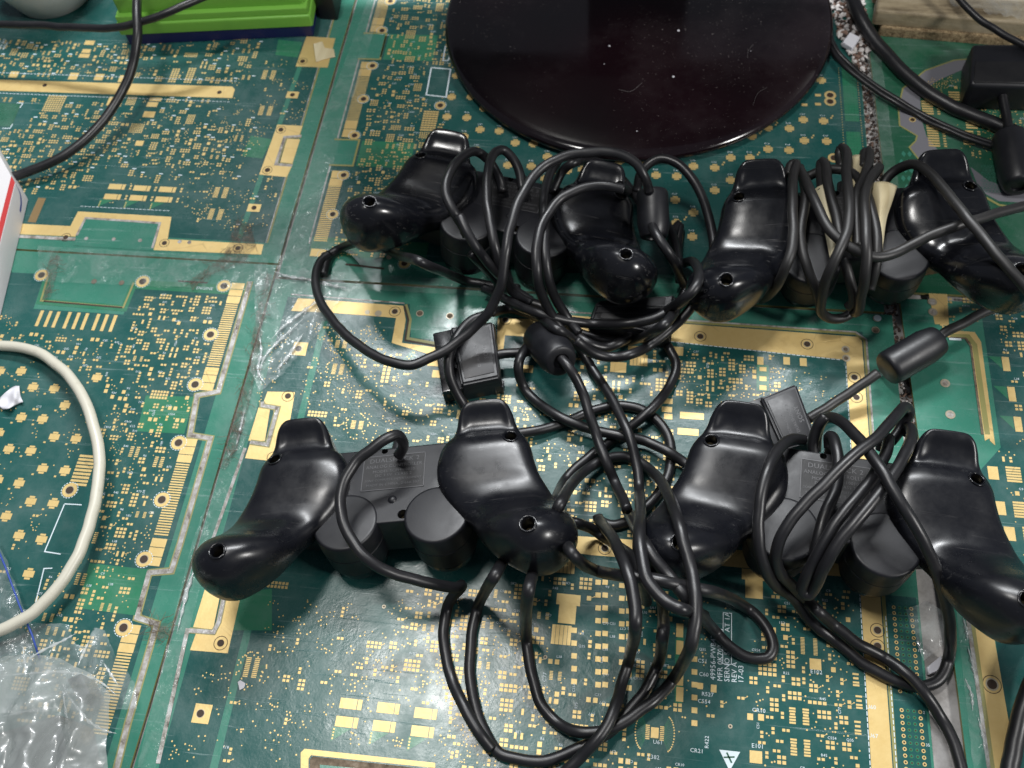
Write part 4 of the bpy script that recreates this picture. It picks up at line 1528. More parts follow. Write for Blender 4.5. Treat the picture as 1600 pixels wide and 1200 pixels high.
POSES = [
    ('A', (-92.3, 147.5, 1.5), (0.150, -0.197, -0.086), 'black game controller lying upside down at the lower left, its centre label uncovered'),
    ('B', (92.2, 158.8, 7.0), (-0.079, -0.057, 0.002), 'black game controller upside down at the lower right, cable wound round its middle'),
    ('C', (-66.5, 314.0, -3.5), (-0.115, -0.128, 0.093), 'glossy black game controller upside down below the monitor base, under a big coil of cable'),
    ('D', (110.0, 309.0, 6.5), (0.054, 0.097, -0.082), 'glossy black game controller at the upper right, wrapped in dusty cable over cream tape')]
CTRL = {}
proto = make_controller()
protokids = kids(proto)
for i, (n, loc, rot, lab) in enumerate(POSES):
    r = proto if i == 0 else dup(proto)
    CTRL[n] = r
for n, loc, rot, lab in POSES:
    r = CTRL[n]
    r.matrix_basis = Matrix.Translation(Vector(loc) / 1000) @ rotm(*rot).to_4x4()
    r['label'] = lab
    r['category'] = 'game controller'
    r['group'] = 'game controllers lying upside down'
    mw = r.matrix_basis
    pts = []
    for ch in kids(r):
        if n in 'AB' and ch.name.startswith('grip'):
            ch.material_slots[0].link = 'OBJECT'
            ch.material_slots[0].material = M['satin']
        if ch.type == 'MESH' and ch.name.startswith('grip'):
            pts += [tuple((mw @ v.co) * 1000) for v in ch.data.vertices]
    for x in np.arange(-30, 30.1, 0.8):
        for y in np.arange(-12, 28, 0.8):
            pts.append(tuple((mw @ (Vector((x, y, 31)) / 1000)) * 1000))
    for s in (-1, 1):
        for x in np.arange(-14, 14.1, 0.8):
            for y in np.arange(-14, 14.1, 0.8):
                if x * x + y * y < 200:
                    pts.append(tuple((mw @ (Vector((s * 20.2 + x, -10.6 + y, 31.6)) / 1000)) * 1000))
    hstamp(pts)

# ------------------------------------------------------------ monitor base
t = thing('monitor_stand', 'round shiny black monitor base with dusty top and worn rim', 'monitor stand', (-6.3, 499, 0))
b2 = bmesh.new()
lathe(b2, [(0, 9.5), (60, 9.4), (100, 8.8), (112, 8.3), (117, 7.6), (119.4, 6.4), (120.2, 4.8), (119.6, 3.0), (117.5, 1.2), (112, 0.8), (0, 0.8)], 160)
base = bm_obj('base', b2, M['piano'], None, auto=50)
base.parent = t
b2 = bmesh.new()
prism(b2, [(-34, 42), (34, 42), (26, 70), (-26, 70)], 9.2, 110, 3, 3)
bm_obj('neck', b2, M['piano'], t, local=True)
b2 = bmesh.new()
prism(b2, [(-250, 40), (250, 40), (250, 62), (-250, 62)], 105, 400, 4, 2)
bm_obj('screen', b2, M['matte'], t, local=True)
b2 = bmesh.new()
for (px, py, r) in ((952, 72, 0.7), (944, 100, 0.35), (1052, 120, 0.8), (1060, 48, 0.9), (995, 205, 0.4), (1173, 80, 0.3)):
    x, y = W(px, py, 9.3)
    bmesh.ops.create_uvsphere(b2, u_segments=8, v_segments=6, radius=r, matrix=Matrix.Translation((x + 6.3, y - 499, 9.4)) @ Matrix.Scale(0.4, 4, (0, 0, 1)))
o = bm_obj('crumbs', b2, M['paper'], None)
o.parent = t
o['kind'] = 'stuff'
V, Fc = [], []
for pts, w in (([(966, 140), (985, 143), (1003, 130)], 0.16), ([(1168, 92), (1169, 80), (1177, 70)], 0.12), ([(935, 107), (941, 99), (946, 106)], 0.12), ([(1176, 165), (1185, 145), (1198, 137)], 0.09)):
    P = [np.array(W(*p, 9.2)) for p in pts]
    P = catmull(P, 6)
    v, f = tube_geo([(p[0] + 6.3, p[1] - 499, 9.35) for p in P], w * 0.5, 6)
    k = len(V)
    V += list(v)
    Fc += [tuple(k + i for i in q) for q in f]
M['scratch'] = mat('grey_lint_thread', (0.16, 0.15, 0.15), 0.6)
o = mesh_obj('lint', V, Fc, M['scratch'])
o.parent = t
o['kind'] = 'stuff'
a = np.linspace(0, 2 * math.pi, 120, endpoint=False)
hstamp([(-6.3 + r * math.cos(q), 499 + r * math.sin(q), 9.5) for q in a for r in np.arange(2, 120, 0.8)])

# ------------------------------------------------------------ cables
R0 = 2.45
STR = {}


def solve(pts, r=R0, smooth=5, lift=0.0):
    """pts: (px, py) lies on whatever is below; (px, py, z) fixed height of the axis. Returns the axis in mm"""
    P = []
    for p in pts:
        if len(p) == 3:
            P.append((p[0], p[1], p[2], 0.0))
        else:
            P.append((p[0], p[1], r, 1.0))
    C = catmull(P, 9)
    # even spacing in pixels
    seg = np.hypot(np.diff(C[:, 0]), np.diff(C[:, 1]))
    s = np.concatenate([[0], np.cumsum(seg)])
    n = max(6, int(s[-1] / 3.2))
    ss = np.linspace(0, s[-1], n)
    C = np.stack([np.interp(ss, s, C[:, k]) for k in range(4)], 1)
    zf, w = C[:, 2], np.clip(C[:, 3], 0, 1)
    za = np.zeros(n)
    for i in range(n):
        z = r
        for _ in range(5):
            x, y = W(C[i, 0], C[i, 1], z)
            z = 0.5 * z + 0.5 * (hget(x, y, r * 0.8) + r + lift)
        x, y = W(C[i, 0], C[i, 1], z)
        za[i] = hget(x, y, r * 0.8) + r + lift
    # stay above what is below, then relax
    k = smooth
    zm = np.array([za[max(0, i - k):i + k + 1].max() for i in range(n)])
    ker = np.hanning(4 * k + 3)
    ker /= ker.sum()
    zs = np.convolve(np.pad(zm, 2 * k + 1, mode='edge'), ker, mode='valid')
    z = zf * (1 - w) + zs * w
    kk = np.hanning(15)
    z = np.convolve(np.pad(z, 7, mode='edge'), kk / kk.sum(), mode='valid')
    from mathutils import noise as mn
    sd = pts[0][0] * 0.37
    path = np.array([(*W(C[i, 0] + 1.3 * mn.noise((i * 0.11, sd, 0)), C[i, 1] + 1.3 * mn.noise((i * 0.11, sd, 9)), z[i]), z[i]) for i in range(n)])
    # stamp
    q = []
    for i in range(n):
        for dx in np.arange(-r, r + .01, r / 3):
            for dy in np.arange(-r, r + .01, r / 3):
                d2 = dx * dx + dy * dy
                if d2 < r * r:
                    q.append((path[i, 0] + dx, path[i, 1] + dy, path[i, 2] + math.sqrt(r * r - d2)))
    hstamp(q)
    return path


def cable(owner, strands, m='rubber', r=R0, name='cable', label=None):
    V, Fc = [], []
    for s in strands:
        kw = {}
        if isinstance(s, dict):
            kw = {k: v for k, v in s.items() if k != 'p'}
            s = s['p']
        path = solve(s, kw.get('r', r), kw.get('smooth', 5), kw.get('lift', 0.0))
        # slight irregular bends, as in used cord
        rr = kw.get('r', r)
        v, f = tube_geo(path, rr)
        k = len(V)
        V += list(v)
        Fc += [tuple(k + i for i in q) for q in f]
    o = mesh_obj(name, V, Fc, M[m], smooth=True, parent=owner)
    if label:
        o['label'] = label
    return o


def oriented(p0, p1, prof, owner, name, m, n=36, auto=40):
    """lathe along p0->p1 (mm); prof (r, t*length)"""
    p0, p1 = Vector(p0), Vector(p1)
    L = (p1 - p0).length
    b2 = bmesh.new()
    mt = Matrix.Translation(p0) @ (p1 - p0).to_track_quat('Z', 'Y').to_matrix().to_4x4()
    lathe(b2, [(r, t_ * L) for r, t_ in prof], n, mt)
    pts = [tuple(v.co) for v in b2.verts]
    o = bm_obj(name, b2, m, owner, auto=auto)
    return o


FERR = [(0, 0), (0.80, 0.0), (0.90, 0.012), (0.97, 0.05), (1.0, 0.10), (1.0, 0.74), (0.93, 0.86), (0.86, 0.95), (0.80, 0.985), (0.70, 1.0), (0.42, 1.0), (0.40, 0.96), (0, 0.96)]


def ferrite(owner_cable, a, za, c, zc, r):
    p0 = (*W(a[0], a[1], za), za)
    p1 = (*W(c[0], c[1], zc), zc)
    o = oriented(p0, p1, [(q * r, t_) for q, t_ in FERR], owner_cable, 'ferrite_core', M['matte'])
    for k in np.linspace(0, 1, 16):
        c_ = np.array(p0) * (1 - k) + np.array(p1) * k
        hstamp([(c_[0] + dx, c_[1] + dy, c_[2] + math.sqrt(max(0, r * r - dx * dx - dy * dy))) for dx in np.arange(-r, r, 0.8) for dy in np.arange(-r, r, 0.8) if dx * dx + dy * dy < r * r])
    return o


def attach_child(o, par_mesh):
    # par_mesh is world aligned relative to its own root
    o.parent = par_mesh
    o.matrix_parent_inverse = Matrix()


# --- lower layer, plugs first -------------------------------------------------
def plug(owner_cable, quad_px, z0, z1, lip_px=None, label_face=True, ribs=True):
    """connector: a body with bevelled top, a thinner mating lip, ribs along one side"""
    b2 = bmesh.new()
    top = [Vector((*W(x, y, z1), z1)) for x, y in quad_px]
    c = sum(top, Vector()) / 4
    base = [Vector((c.x + (v.x - c.x) * 1.10, c.y + (v.y - c.y) * 1.10, z0)) for v in top]
    mid = [Vector((c.x + (v.x - c.x) * 1.10, c.y + (v.y - c.y) * 1.10, z1 - 3.5)) for v in top]
    rings = [[b2.verts.new(v) for v in r] for r in (base, mid, top)]
    for a_, b_ in zip(rings[:-1], rings[1:]):
        for i in range(4):
            j = (i + 1) % 4
            b2.faces.new((a_[i], a_[j], b_[j], b_[i]))
    b2.faces.new(rings[0][::-1])
    b2.faces.new(rings[2])
    bmesh.ops.recalc_face_normals(b2, faces=b2.faces)
    bmesh.ops.bevel(b2, geom=list(b2.edges), offset=0.9, segments=3, affect='EDGES')
    q_ = [(c.x + (v.x - c.x) * 0.80, c.y + (v.y - c.y) * 0.84) for v in top]
    ar = sum(q_[i][0] * q_[(i + 1) % 4][1] - q_[(i + 1) % 4][0] * q_[i][1] for i in range(4))
    prism(b2, q_ if ar > 0 else q_[::-1], z1 - 0.5, z1 + 0.35, 0.18, 2)
    o = bm_obj('plug', b2, M['matte'], owner_cable)
    n = 24
    for i in range(n):
        for j in range(n):
            a_, b_ = i / (n - 1), j / (n - 1)
            p = mid[0] * (1 - a_) * (1 - b_) + mid[1] * a_ * (1 - b_) + mid[2] * a_ * b_ + mid[3] * (1 - a_) * b_
            hstamp([(p.x, p.y, z1)])
    return o, top, base


# cable meshes are children of a controller; plugs and cores are their sub-parts
ctl = CTRL
cabA = cable(ctl['A'], [
    [(763, 490, 17), (740, 498, 18), (718, 520, 20), (703, 552, 21), (702, 580, 18), (710, 607, 12), (728, 637, 5), (745, 665, 4)],
    [(774, 556, 9), (795, 552, 9), (820, 550, 10), (850, 545, 12)],
    [(760, 690, 4), (790, 682, 4), (803, 678, 4), (840, 673, 4), (883, 660), (933, 640), (967, 634), (1000, 639), (1030, 660), (1047, 693), (1046, 733), (1033, 765), (1010, 792), (980, 815), (957, 821), (936, 812), (934, 806)],
    [(1043, 540, 4), (1056, 567), (1050, 595), (1027, 630), (1000, 655), (953, 690), (917, 717), (885, 747), (868, 783), (860, 810, 6)],
    [(848, 520, 6), (822, 543), (810, 573), (820, 607), (850, 637), (900, 663), (950, 677), (1000, 687), (1033, 700), (1060, 716, 5), (1090, 740, 5)],
    [(880, 812, 5), (917, 823), (943, 840), (967, 855), (990, 872), (1003, 900), (1010, 940, 4)],
    [(880, 835, 4), (888, 855), (905, 878), (933, 893), (967, 898), (1013, 904), (1050, 912), (1097, 922), (1133, 931), (1165, 948), (1188, 968), (1204, 993), (1208, 1012), (1200, 1027), (1180, 1030), (1150, 1018), (1125, 995), (1100, 967), (1073, 936), (1050, 907), (1028, 880), (1007, 850), (990, 820), (980, 797)],
    [(790, 868, 6), (775, 895), (757, 925), (743, 960), (735, 1010), (735, 1060), (742, 1105), (758, 1145), (778, 1175), (800, 1184), (850, 1189), (900, 1171), (950, 1145), (985, 1108), (1012, 1072), (1029, 1033), (1036, 990), (1036, 955, 6), (1030, 930, 8), (1014, 905, 9)],
    [(837, 880, 6), (828, 915), (822, 960), (824, 1010), (833, 1065), (850, 1108), (885, 1138), (933, 1144), (987, 1120), (1045, 1070), (1075, 1020), (1086, 975), (1087, 940), (1082, 900), (1067, 845), (1053, 795), (1033, 753), (1003, 725), (967, 713), (927, 727), (893, 757), (872, 793), (862, 820, 6)],
    [(936, 812, 8), (948, 828), (965, 855), (980, 890), (990, 933), (993, 983), (984, 1025), (972, 1065), (955, 1120), (930, 1160), (885, 1205), (850, 1240)],
    [(622, 712, 30), (629, 700, 36), (629, 690, 45), (621, 680, 51), (606, 684, 53), (580, 702, 52), (556, 722, 50), (540, 748, 49), (532, 778, 48), (535, 810, 47), (548, 842, 46), (568, 868, 45), (596, 888, 42), (628, 900, 37), (660, 909, 32), (695, 916, 25), (712, 918, 21), (722, 914, 17), (718, 921, 11), (706, 934, 8), (698, 955), (693, 990), (697, 1025), (707, 1065), (727, 1108), (752, 1150), (768, 1170, 3.4)],
])
cabA['label'] = 'black cord in wide loops over the board'
ferrite(cabA, (843, 525), 9, (877, 565), 24, 9.6)
solve([(873, 562, 22), (887, 575, 21), (910, 613, 16), (927, 667, 12)])
o2 = cable(ctl['A'], [
    [(868, 553, 22), (878, 562, 25.5), (893, 580, 25), (910, 613, 19), (927, 667, 14), (947, 720), (966, 765), (980, 797)],
    [(766, 489, 16), (800, 483), (833, 493), (867, 513), (897, 533), (923, 573), (950, 613), (973, 657), (987, 693), (996, 733), (1000, 790), (999, 830), (1003, 875), (1013, 910), (1040, 940), (1077, 956), (1100, 962, 5)],
], name='cable')
o2['label'] = 'black cord running through the barrel shaped core'
pl, top, base_ = plug(cabA, [(704, 512), (769, 503), (780, 588), (722, 600)], 0.4, 15)
# mating lip of the plug
b2 = bmesh.new()
lipq = [W(676, 521, 12), W(712, 513, 12), W(730, 606, 12), W(691, 613, 12)]
prism(b2, [tuple(p) for p in lipq], 1.2, 12.2, 0.7, 2)
bm_obj('plug_lip', b2, M['shell'], cabA)
V, Fc = [], []
# raised frame and lettering on the plug
tx = (top[1] - top[0]).normalized()
ty = (top[0] - top[3]).normalized()
cc = sum(top, Vector()) / 4
def emboss(par, cc, tx, ty, items, z, frame=None):
    V, Fc = [], []
    for t_, ox, oy, sz, vert in items:
        v, f = text_geo(t_, sz)
        k = len(V)
        for p in v:
            a_, b_ = (ox - p[1], oy + p[0]) if vert else (ox + p[0], oy + p[1])
            q = cc + tx * a_ + ty * b_
            V.append((q.x, q.y, z))
        Fc += [tuple(k + i for i in q) for q in f]
    if frame:
        x0, x1, y0, y1 = frame
        for (a0, a1, b0, b1) in ((x0, x1, y1 - .35, y1), (x0, x1, y0, y0 + .35), (x0, x0 + .35, y0, y1), (x1 - .35, x1, y0, y1)):
            k = len(V)
            for a_, b_ in ((a0, b0), (a1, b0), (a1, b1), (a0, b1)):
                q = cc + tx * a_ + ty * b_
                V.append((q.x, q.y, z))
            Fc.append((k, k + 1, k + 2, k + 3))
    return mesh_obj('embossed_text', V, Fc, M['emboss_glint'], parent=None) if par is None else _par(mesh_obj('embossed_text', V, Fc, M['emboss_glint']), par)


def _par(o, p):
    """parent o (built in world space) under cable p, itself parented with identity basis"""
    attach_child(o, p)
    return o


emboss(cabA, cc, tx, ty, [('SONY', 5.5, -5, 3.0, True), ('DUALSHOCK', 1.0, -9, 2.2, True)], 15.45, None)
# grip ribs on the near side of the plug
b2 = bmesh.new()
for k in range(5):
    x, y = W(738 + k * 11.5, 611 - k * 1.7, 5)
    prism(b2, [(x - 1.0, y - 1.6), (x + 1.0, y - 1.6), (x + 1.0, y + 2.5), (x - 1.0, y + 2.5)], 0.6, 7.5, 0.3, 1)
bm_obj('plug_ribs', b2, M['matte'], cabA)

# --- plug under the coil -------------------------------------------------------
cabC = cable(ctl['C'], [
    [(1071, 450, 6), (1064, 470, 6), (1050, 495, 5)],
    [(505, 430, 4), (515, 400), (540, 384), (565, 378), (590, 384, 5), (620, 398, 4), (647, 405), (683, 421), (733, 440), (775, 447), (810, 452, 6)],
    [(1045, 390, 5), (1060, 350, 5), (1062, 410), (1082, 408), (1092, 425), (1087, 448), (1064, 471), (1030, 494), (1017, 500)],
    [(790, 420, 8), (797, 448), (815, 466), (845, 478), (866, 500), (902, 519), (939, 529), (977, 533), (1005, 527), (1040, 505), (1060, 480, 10)],
    [(875, 490), (893, 512), (911, 531), (939, 543), (965, 537), (985, 525, 6)],
])
cabC['label'] = 'black cord heaped in a loose coil'
pq = [(938, 468), (1052, 462), (1040, 512), (926, 492)]
pl3, top3, _ = plug(cabC, [(935, 470), (1053, 461), (1044, 522), (925, 498)], 0.4, 13)
b2 = bmesh.new()
for k in range(3):
    a_ = W(932 - k * 2, 478 + k * 10, 13.2)
    c_ = W(1047 - k * 2, 478 + k * 12, 13.2)
    d = (Vector(c_) - Vector(a_)).normalized()
    nn = Vector((-d.y, d.x)) * 0.45
    prism(b2, [tuple(Vector(a_) - nn), tuple(Vector(c_) - nn), tuple(Vector(c_) + nn), tuple(Vector(a_) + nn)], 12.6, 13.6, 0.15, 1)
bm_obj('plug_ribs', b2, M['matte'], cabC)
solve([(840, 400, 40), (860, 330, 44)])
for q in (0,):
    pass
ferrite(cabC, (1019, 298), 42, (1022, 372), 33, 8.0)
oC = cable(ctl['C'], [
    [(968, 290, 50), (1003, 312), (1025, 329), (1045, 356), (1056, 384), (1060, 408, 20), (1062, 440, 6)],
    [(863, 300, 25), (880, 266, 30), (905, 252, 36), (935, 253), (958, 268), (977, 286), (1001, 318), (1027, 369), (1053, 410), (1070, 448, 14)],
    [(994, 300, 20), (1003, 268, 30), (1030, 249, 34), (1060, 257, 34), (1086, 286, 32), (1104, 329, 30), (1115, 378, 28), (1111, 420, 26), (1097, 455, 22), (1080, 480, 20), (1053, 510, 15), (1007, 545, 11), (967, 558), (927, 552), (900, 532)],
    [(1088, 432, 22), (1078, 458, 24), (1057, 480, 24), (1017, 499, 22), (967, 507, 20), (900, 503), (833, 487), (800, 473), (770, 458), (755, 450, 8)],
    [(730, 370, 40), (722, 352, 46), (708, 330, 52), (697, 303, 55), (698, 280, 56), (712, 256, 55), (730, 240, 50), (745, 238, 45), (765, 252, 40), (780, 280, 34), (785, 300, 30)],
    [(735, 395, 44), (770, 432, 20), (782, 448, 12)],
    [(718, 338, 54), (735, 372, 50), (757, 404, 42), (780, 430, 30), (800, 450, 18), (830, 470, 10)],
    [(816, 296, 34), (812, 270, 38), (800, 247, 42), (786, 234, 45), (774, 238, 47), (765, 255, 49), (761, 285, 50), (761, 315, 49), (766, 350, 48), (774, 388, 44), (784, 425, 32), (800, 455, 18), (830, 475, 12)],
    [(872, 250, 30), (858, 275, 40), (850, 310, 46), (850, 345, 48), (851, 390, 47), (855, 425, 42), (866, 462, 30), (885, 495, 18), (905, 520, 14)],
    [(975, 296, 54), (955, 291, 55), (933, 290, 55), (902, 297, 55), (876, 311, 54), (857, 332, 53), (845, 356, 52), (838, 392, 50), (839, 428, 45), (847, 461, 34), (862, 492, 22), (880, 520, 14)],
    [(1014, 300, 46), (1010, 283, 54), (994, 256, 60), (966, 240, 63), (922, 238, 64), (878, 246, 64), (841, 268, 63), (815, 305, 62), (798, 350, 60), (790, 395, 56), (783, 445, 46), (768, 480, 37), (745, 508, 30), (712, 536, 26), (675, 558, 25), (640, 570, 25), (605, 564, 24), (565, 543, 21), (528, 510, 17), (503, 475, 12), (493, 440, 8), (500, 410, 5), (515, 396, 4)],
])
oC['label'] = 'upper turns of the coiled black cord'

# --- D: dusty cable ------------------------------------------------------------
# cream strips first
def sheet(name, rows, m, label=None, cat=None, parent=None, thick=0.3, grp=None):
    """rows: list of rows of (px, py, z); gives a smooth thick sheet"""
    R = [catmull([(*W(*p), p[2]) for p in row], 6) for row in rows]
    R = np.array(R)
    nr, nc = R.shape[:2]
    cols = np.array([catmull(R[:, j], 6) for j in range(nc)])  # nc x n x 3
    nn = cols.shape[1]
    V = [tuple(cols[j, i]) for j in range(nc) for i in range(nn)]
    Fc = [(j * nn + i, j * nn + i + 1, (j + 1) * nn + i + 1, (j + 1) * nn + i) for j in range(nc - 1) for i in range(nn - 1)]
    o = mesh_obj(name, V, Fc, m, smooth=True, parent=parent)
    md = o.modifiers.new('t', 'SOLIDIFY')
    md.thickness = thick / 1000
    md.offset = 0
    if label:
        tag(o, label, cat, grp)
    return o


sheet('tape_strip', [[(1358, 288, 49), (1372, 284, 53), (1388, 285, 51), (1402, 291, 47)], [(1362, 312, 49), (1374, 308, 54), (1385, 309, 53), (1394, 315, 48)], [(1367, 340, 47), (1374, 337, 51), (1380, 338, 50), (1385, 343, 47)], [(1371, 398, 44), (1374, 396, 46), (1376, 396, 46), (1378, 399, 44)]], M['cream'], 'fan shaped cream tape strip right of the wound cable on the upper right controller', 'tape strip', grp='cream tape strips')
sheet('tape_strip', [[(1272, 296, 43), (1282, 290, 46), (1294, 288, 46), (1303, 292, 43)], [(1281, 330, 43), (1290, 326, 46), (1298, 325, 46), (1306, 330, 43)], [(1290, 370, 42), (1296, 367, 44), (1302, 367, 44), (1308, 372, 42)], [(1297, 405, 41), (1300, 404, 42), (1303, 404, 42), (1306, 406, 41)]], M['cream'], 'slanting cream tape strip left of the wound cable on the upper right controller', 'tape strip', grp='cream tape strips')
sheet('tape_strip', [[(1326, 246, 37), (1336, 242, 40), (1346, 243, 40), (1352, 248, 37)], [(1326, 275, 41), (1334, 272, 43), (1342, 272, 43), (1348, 277, 41)], [(1326, 330, 43), (1331, 328, 44), (1336, 328, 44), (1341, 331, 43)], [(1326, 390, 42), (1329, 389, 43), (1332, 389, 43), (1335, 391, 42)]], M['cream'], 'upright cream tape strip behind the wound cable on the upper right controller', 'tape strip', grp='cream tape strips')
hstamp([(*W(x, y, 50), 49) for x in range(1275, 1398, 2) for y in range(290, 380, 2)])
cabD = cable(ctl['D'], [
    [(1263, 276, 36), (1282, 268, 40), (1303, 264, 41), (1329, 269, 42), (1345, 288, 44), (1352, 310, 46)],
    [(1284, 300, 44), (1282, 272, 42), (1284, 252, 38), (1290, 258, 44), (1294, 290, 48), (1305, 332, 50), (1312, 365, 50), (1316, 385, 48)],
    [(1249, 262, 40), (1259, 302, 46), (1253, 348, 46), (1252, 383, 44), (1263, 423, 40), (1277, 460, 30), (1283, 480, 22)],
    [(1317, 405, 42), (1325, 425, 40), (1329, 442, 36), (1333, 472, 26), (1325, 480, 20)],
    [(1353, 300, 50), (1360, 318, 50), (1368, 360, 50), (1370, 395, 48), (1368, 420, 44), (1359, 453, 34)],
    {'p': [(1349, 262, 42), (1350, 240, 38), (1356, 236, 38), (1358, 250, 42), (1352, 272, 46), (1340, 300, 50), (1338, 340, 51), (1340, 385, 49)]},
], 'rubber2')
cabD['label'] = 'dusty black cord wound round the controller and trailing to the right'
oD = cable(ctl['D'], [
    [(1232, 275, 40), (1236, 258, 42), (1244, 256, 42), (1240, 275, 47), (1238, 302, 50), (1239, 337, 51), (1238, 383, 50), (1228, 418, 46), (1212, 448, 32), (1200, 462, 20), (1190, 468, 8)],
    [(1249, 264, 42), (1268, 302, 52), (1287, 344, 54), (1305, 369, 54), (1324, 384, 53), (1345, 396, 52), (1373, 402, 50), (1400, 395, 50), (1430, 380, 53), (1457, 367, 56), (1505, 350, 58), (1553, 335, 54), (1605, 321, 50), (1660, 310, 46)],
    [(1315, 262, 38), (1311, 240, 38), (1315, 231, 40), (1322, 238, 44), (1322, 270, 50), (1327, 313, 56), (1324, 360, 57), (1308, 398, 54), (1293, 430, 46), (1284, 465, 32), (1283, 486, 20), (1297, 497, 14), (1320, 495, 12), (1340, 480, 14)],
    [(1365, 275, 40), (1374, 262, 44), (1366, 270, 47), (1355, 290, 52), (1351, 325, 57), (1354, 383, 57), (1352, 430, 48), (1346, 462, 36), (1340, 486, 22), (1333, 488, 16)],
    [(1378, 292, 38), (1392, 272, 42), (1408, 261, 46), (1428, 257, 52), (1452, 270, 56), (1476, 297, 60), (1505, 333, 65), (1534, 369, 66), (1565, 407, 66), (1605, 452, 62), (1660, 510, 50)],
    [(1262, 655, 9), (1283, 643, 9), (1303, 630, 9), (1337, 607, 12), (1372, 583, 16)],
    [(1468, 526, 17), (1480, 518, 17), (1503, 506, 16), (1547, 484, 14), (1605, 470, 12), (1680, 455, 8)],
], 'rubber2')
oD['label'] = 'upper turns of the dusty black cord'
ferrite(cabD, (1385, 578), 13, (1467, 530), 16, 8.6)
# plug on that cord
pl2, top2, _ = plug(cabD, [(1190, 622), (1244, 600), (1276, 686), (1226, 700)], 1.0, 13)
b2 = bmesh.new()
prism(b2, [W(1160, 632, 10), W(1192, 620, 10), W(1228, 690, 10), W(1194, 700, 10)], 1.2, 10.5, 0.7, 2)
bm_obj('plug_lip', b2, M['matte'], cabD)
tx = (top2[1] - top2[0]).normalized()
ty = (top2[0] - top2[3]).normalized()
emboss(cabD, sum(top2, Vector()) / 4, tx, ty, [('SONY', 5.5, -5, 3.2, True), ('DUALSHOCK 2', 1.5, -9, 2.2, True), ('SCPH-10010', -2.2, -8, 2.0, True)], 13.45, None)

# --- B: cable wound round its middle -----------------------------------------------
cabB = cable(ctl['B'], [
    [(1272, 715, 30), (1270, 695, 34), (1278, 665, 40), (1290, 650, 44)],
    [(1296, 700, 36), (1296, 682, 40), (1302, 684, 44), (1309, 717, 47), (1306, 763, 46), (1290, 800, 45), (1278, 840, 43), (1270, 880, 36), (1272, 905, 28)],
    [(1376, 704, 36), (1382, 688, 42), (1388, 684, 46), (1384, 708, 49), (1366, 742, 52), (1342, 773, 53), (1311, 810, 52), (1280, 862, 46), (1258, 905, 36), (1254, 922, 30), (1263, 930, 28), (1274, 915, 34), (1287, 888, 44), (1311, 847, 52), (1342, 810, 56), (1372, 773, 57), (1397, 739, 56), (1417, 702, 51), (1425, 678, 44), (1421, 668, 38), (1410, 680, 33)],
    [(1255, 687, 36), (1238, 686, 42), (1222, 696, 48), (1204, 722, 55), (1193, 756, 56), (1186, 798, 53), (1187, 855, 47), (1197, 893, 38), (1212, 914, 26), (1237, 932, 15), (1270, 973, 5), (1320, 1013), (1353, 1040), (1397, 1063), (1437, 1073), (1465, 1064), (1480, 1037), (1485, 1003, 14), (1483, 968, 24), (1473, 925, 37), (1457, 878, 48), (1441, 842, 55), (1420, 805, 60), (1395, 765, 62), (1372, 727, 61), (1342, 686, 54), (1318, 662, 46), (1300, 652, 38), (1286, 656, 30), (1276, 680, 22), (1274, 705, 18)],
    [(1392, 690, 34), (1412, 662, 36), (1421, 645, 40), (1414, 636, 44), (1400, 650, 52), (1370, 683, 59), (1330, 715, 61), (1290, 755, 59), (1255, 790, 56), (1228, 825, 52), (1213, 860, 46), (1217, 892, 36), (1243, 920, 22), (1260, 937, 12), (1287, 963), (1337, 1003), (1387, 1031), (1427, 1062), (1453, 1095), (1477, 1133), (1493, 1167), (1505, 1215), (1515, 1260)],
])
cabB['label'] = 'black cord wound round the middle and looping to the lower right'

# ------------------------------------------------------------ loose cables
tag(cable(None, [[(-40, 538, 4), (0, 540, 4), (35, 543, 5), (70, 556, 7), (105, 585, 9), (130, 622, 11), (147, 668, 12), (155, 715, 12), (152, 765, 12), (141, 815, 12), (125, 860, 12), (103, 900, 11), (75, 935, 10), (40, 965, 9), (0, 985, 8), (-50, 1000, 6)]], 'white_cable', 2.75, 'ivory_cable'), 'ivory round cable arching in from the left edge', 'cable')
tag(cable(None, [[(-40, 36, 30), (0, 38, 30), (60, 39, 31), (120, 43, 33), (180, 43, 36), (235, 30, 40), (280, 12, 42), (330, -10, 40)]], 'rubber', 2.3, 'black_cable'), 'thin black cable crossing in front of the jar and green box', 'cable', 'loose black cables')
tag(cable(None, [[(212, -30, 44), (214, 20, 42), (214, 60, 36), (206, 105, 26), (185, 155, 17), (150, 202, 12), (105, 240, 9), (60, 262, 7), (20, 276, 5), (-20, 284, 4)]], 'rubber', 2.75, 'black_cable'), 'black cable curving down from the green box to the white carton', 'cable', 'loose black cables')
tag(cable(None, [[(1320, -40, 8), (1345, 30, 8), (1385, 85), (1430, 130), (1480, 163), (1530, 185), (1580, 205), (1660, 235)]], 'rubber', 4.0, 'black_cable'), 'thickest black cable, running from the top edge to the connector box at the upper right', 'cable', 'loose black cables')
tag(cable(None, [[(1290, 40, 5), (1308, 80, 4), (1335, 108), (1370, 135), (1410, 160), (1450, 183), (1500, 206), (1545, 222), (1575, 230, 3)], [(1292, 52, 3), (1306, 88, 3), (1332, 114), (1368, 141), (1408, 166), (1448, 189), (1498, 211), (1543, 227), (1573, 235, 3)]], 'rubber', 1.5, 'twin_cable'), 'flat twin black cable coming out from behind the monitor base', 'cable', 'loose black cables')
tag(cable(None, [[(1480, -30, 30), (1500, 0, 28), (1530, 30, 26), (1565, 52, 24), (1620, 80, 22)]], 'rubber', 2.0, 'black_cable'), 'thin black cable lying across the tan tray at the top right corner', 'cable', 'loose black cables')
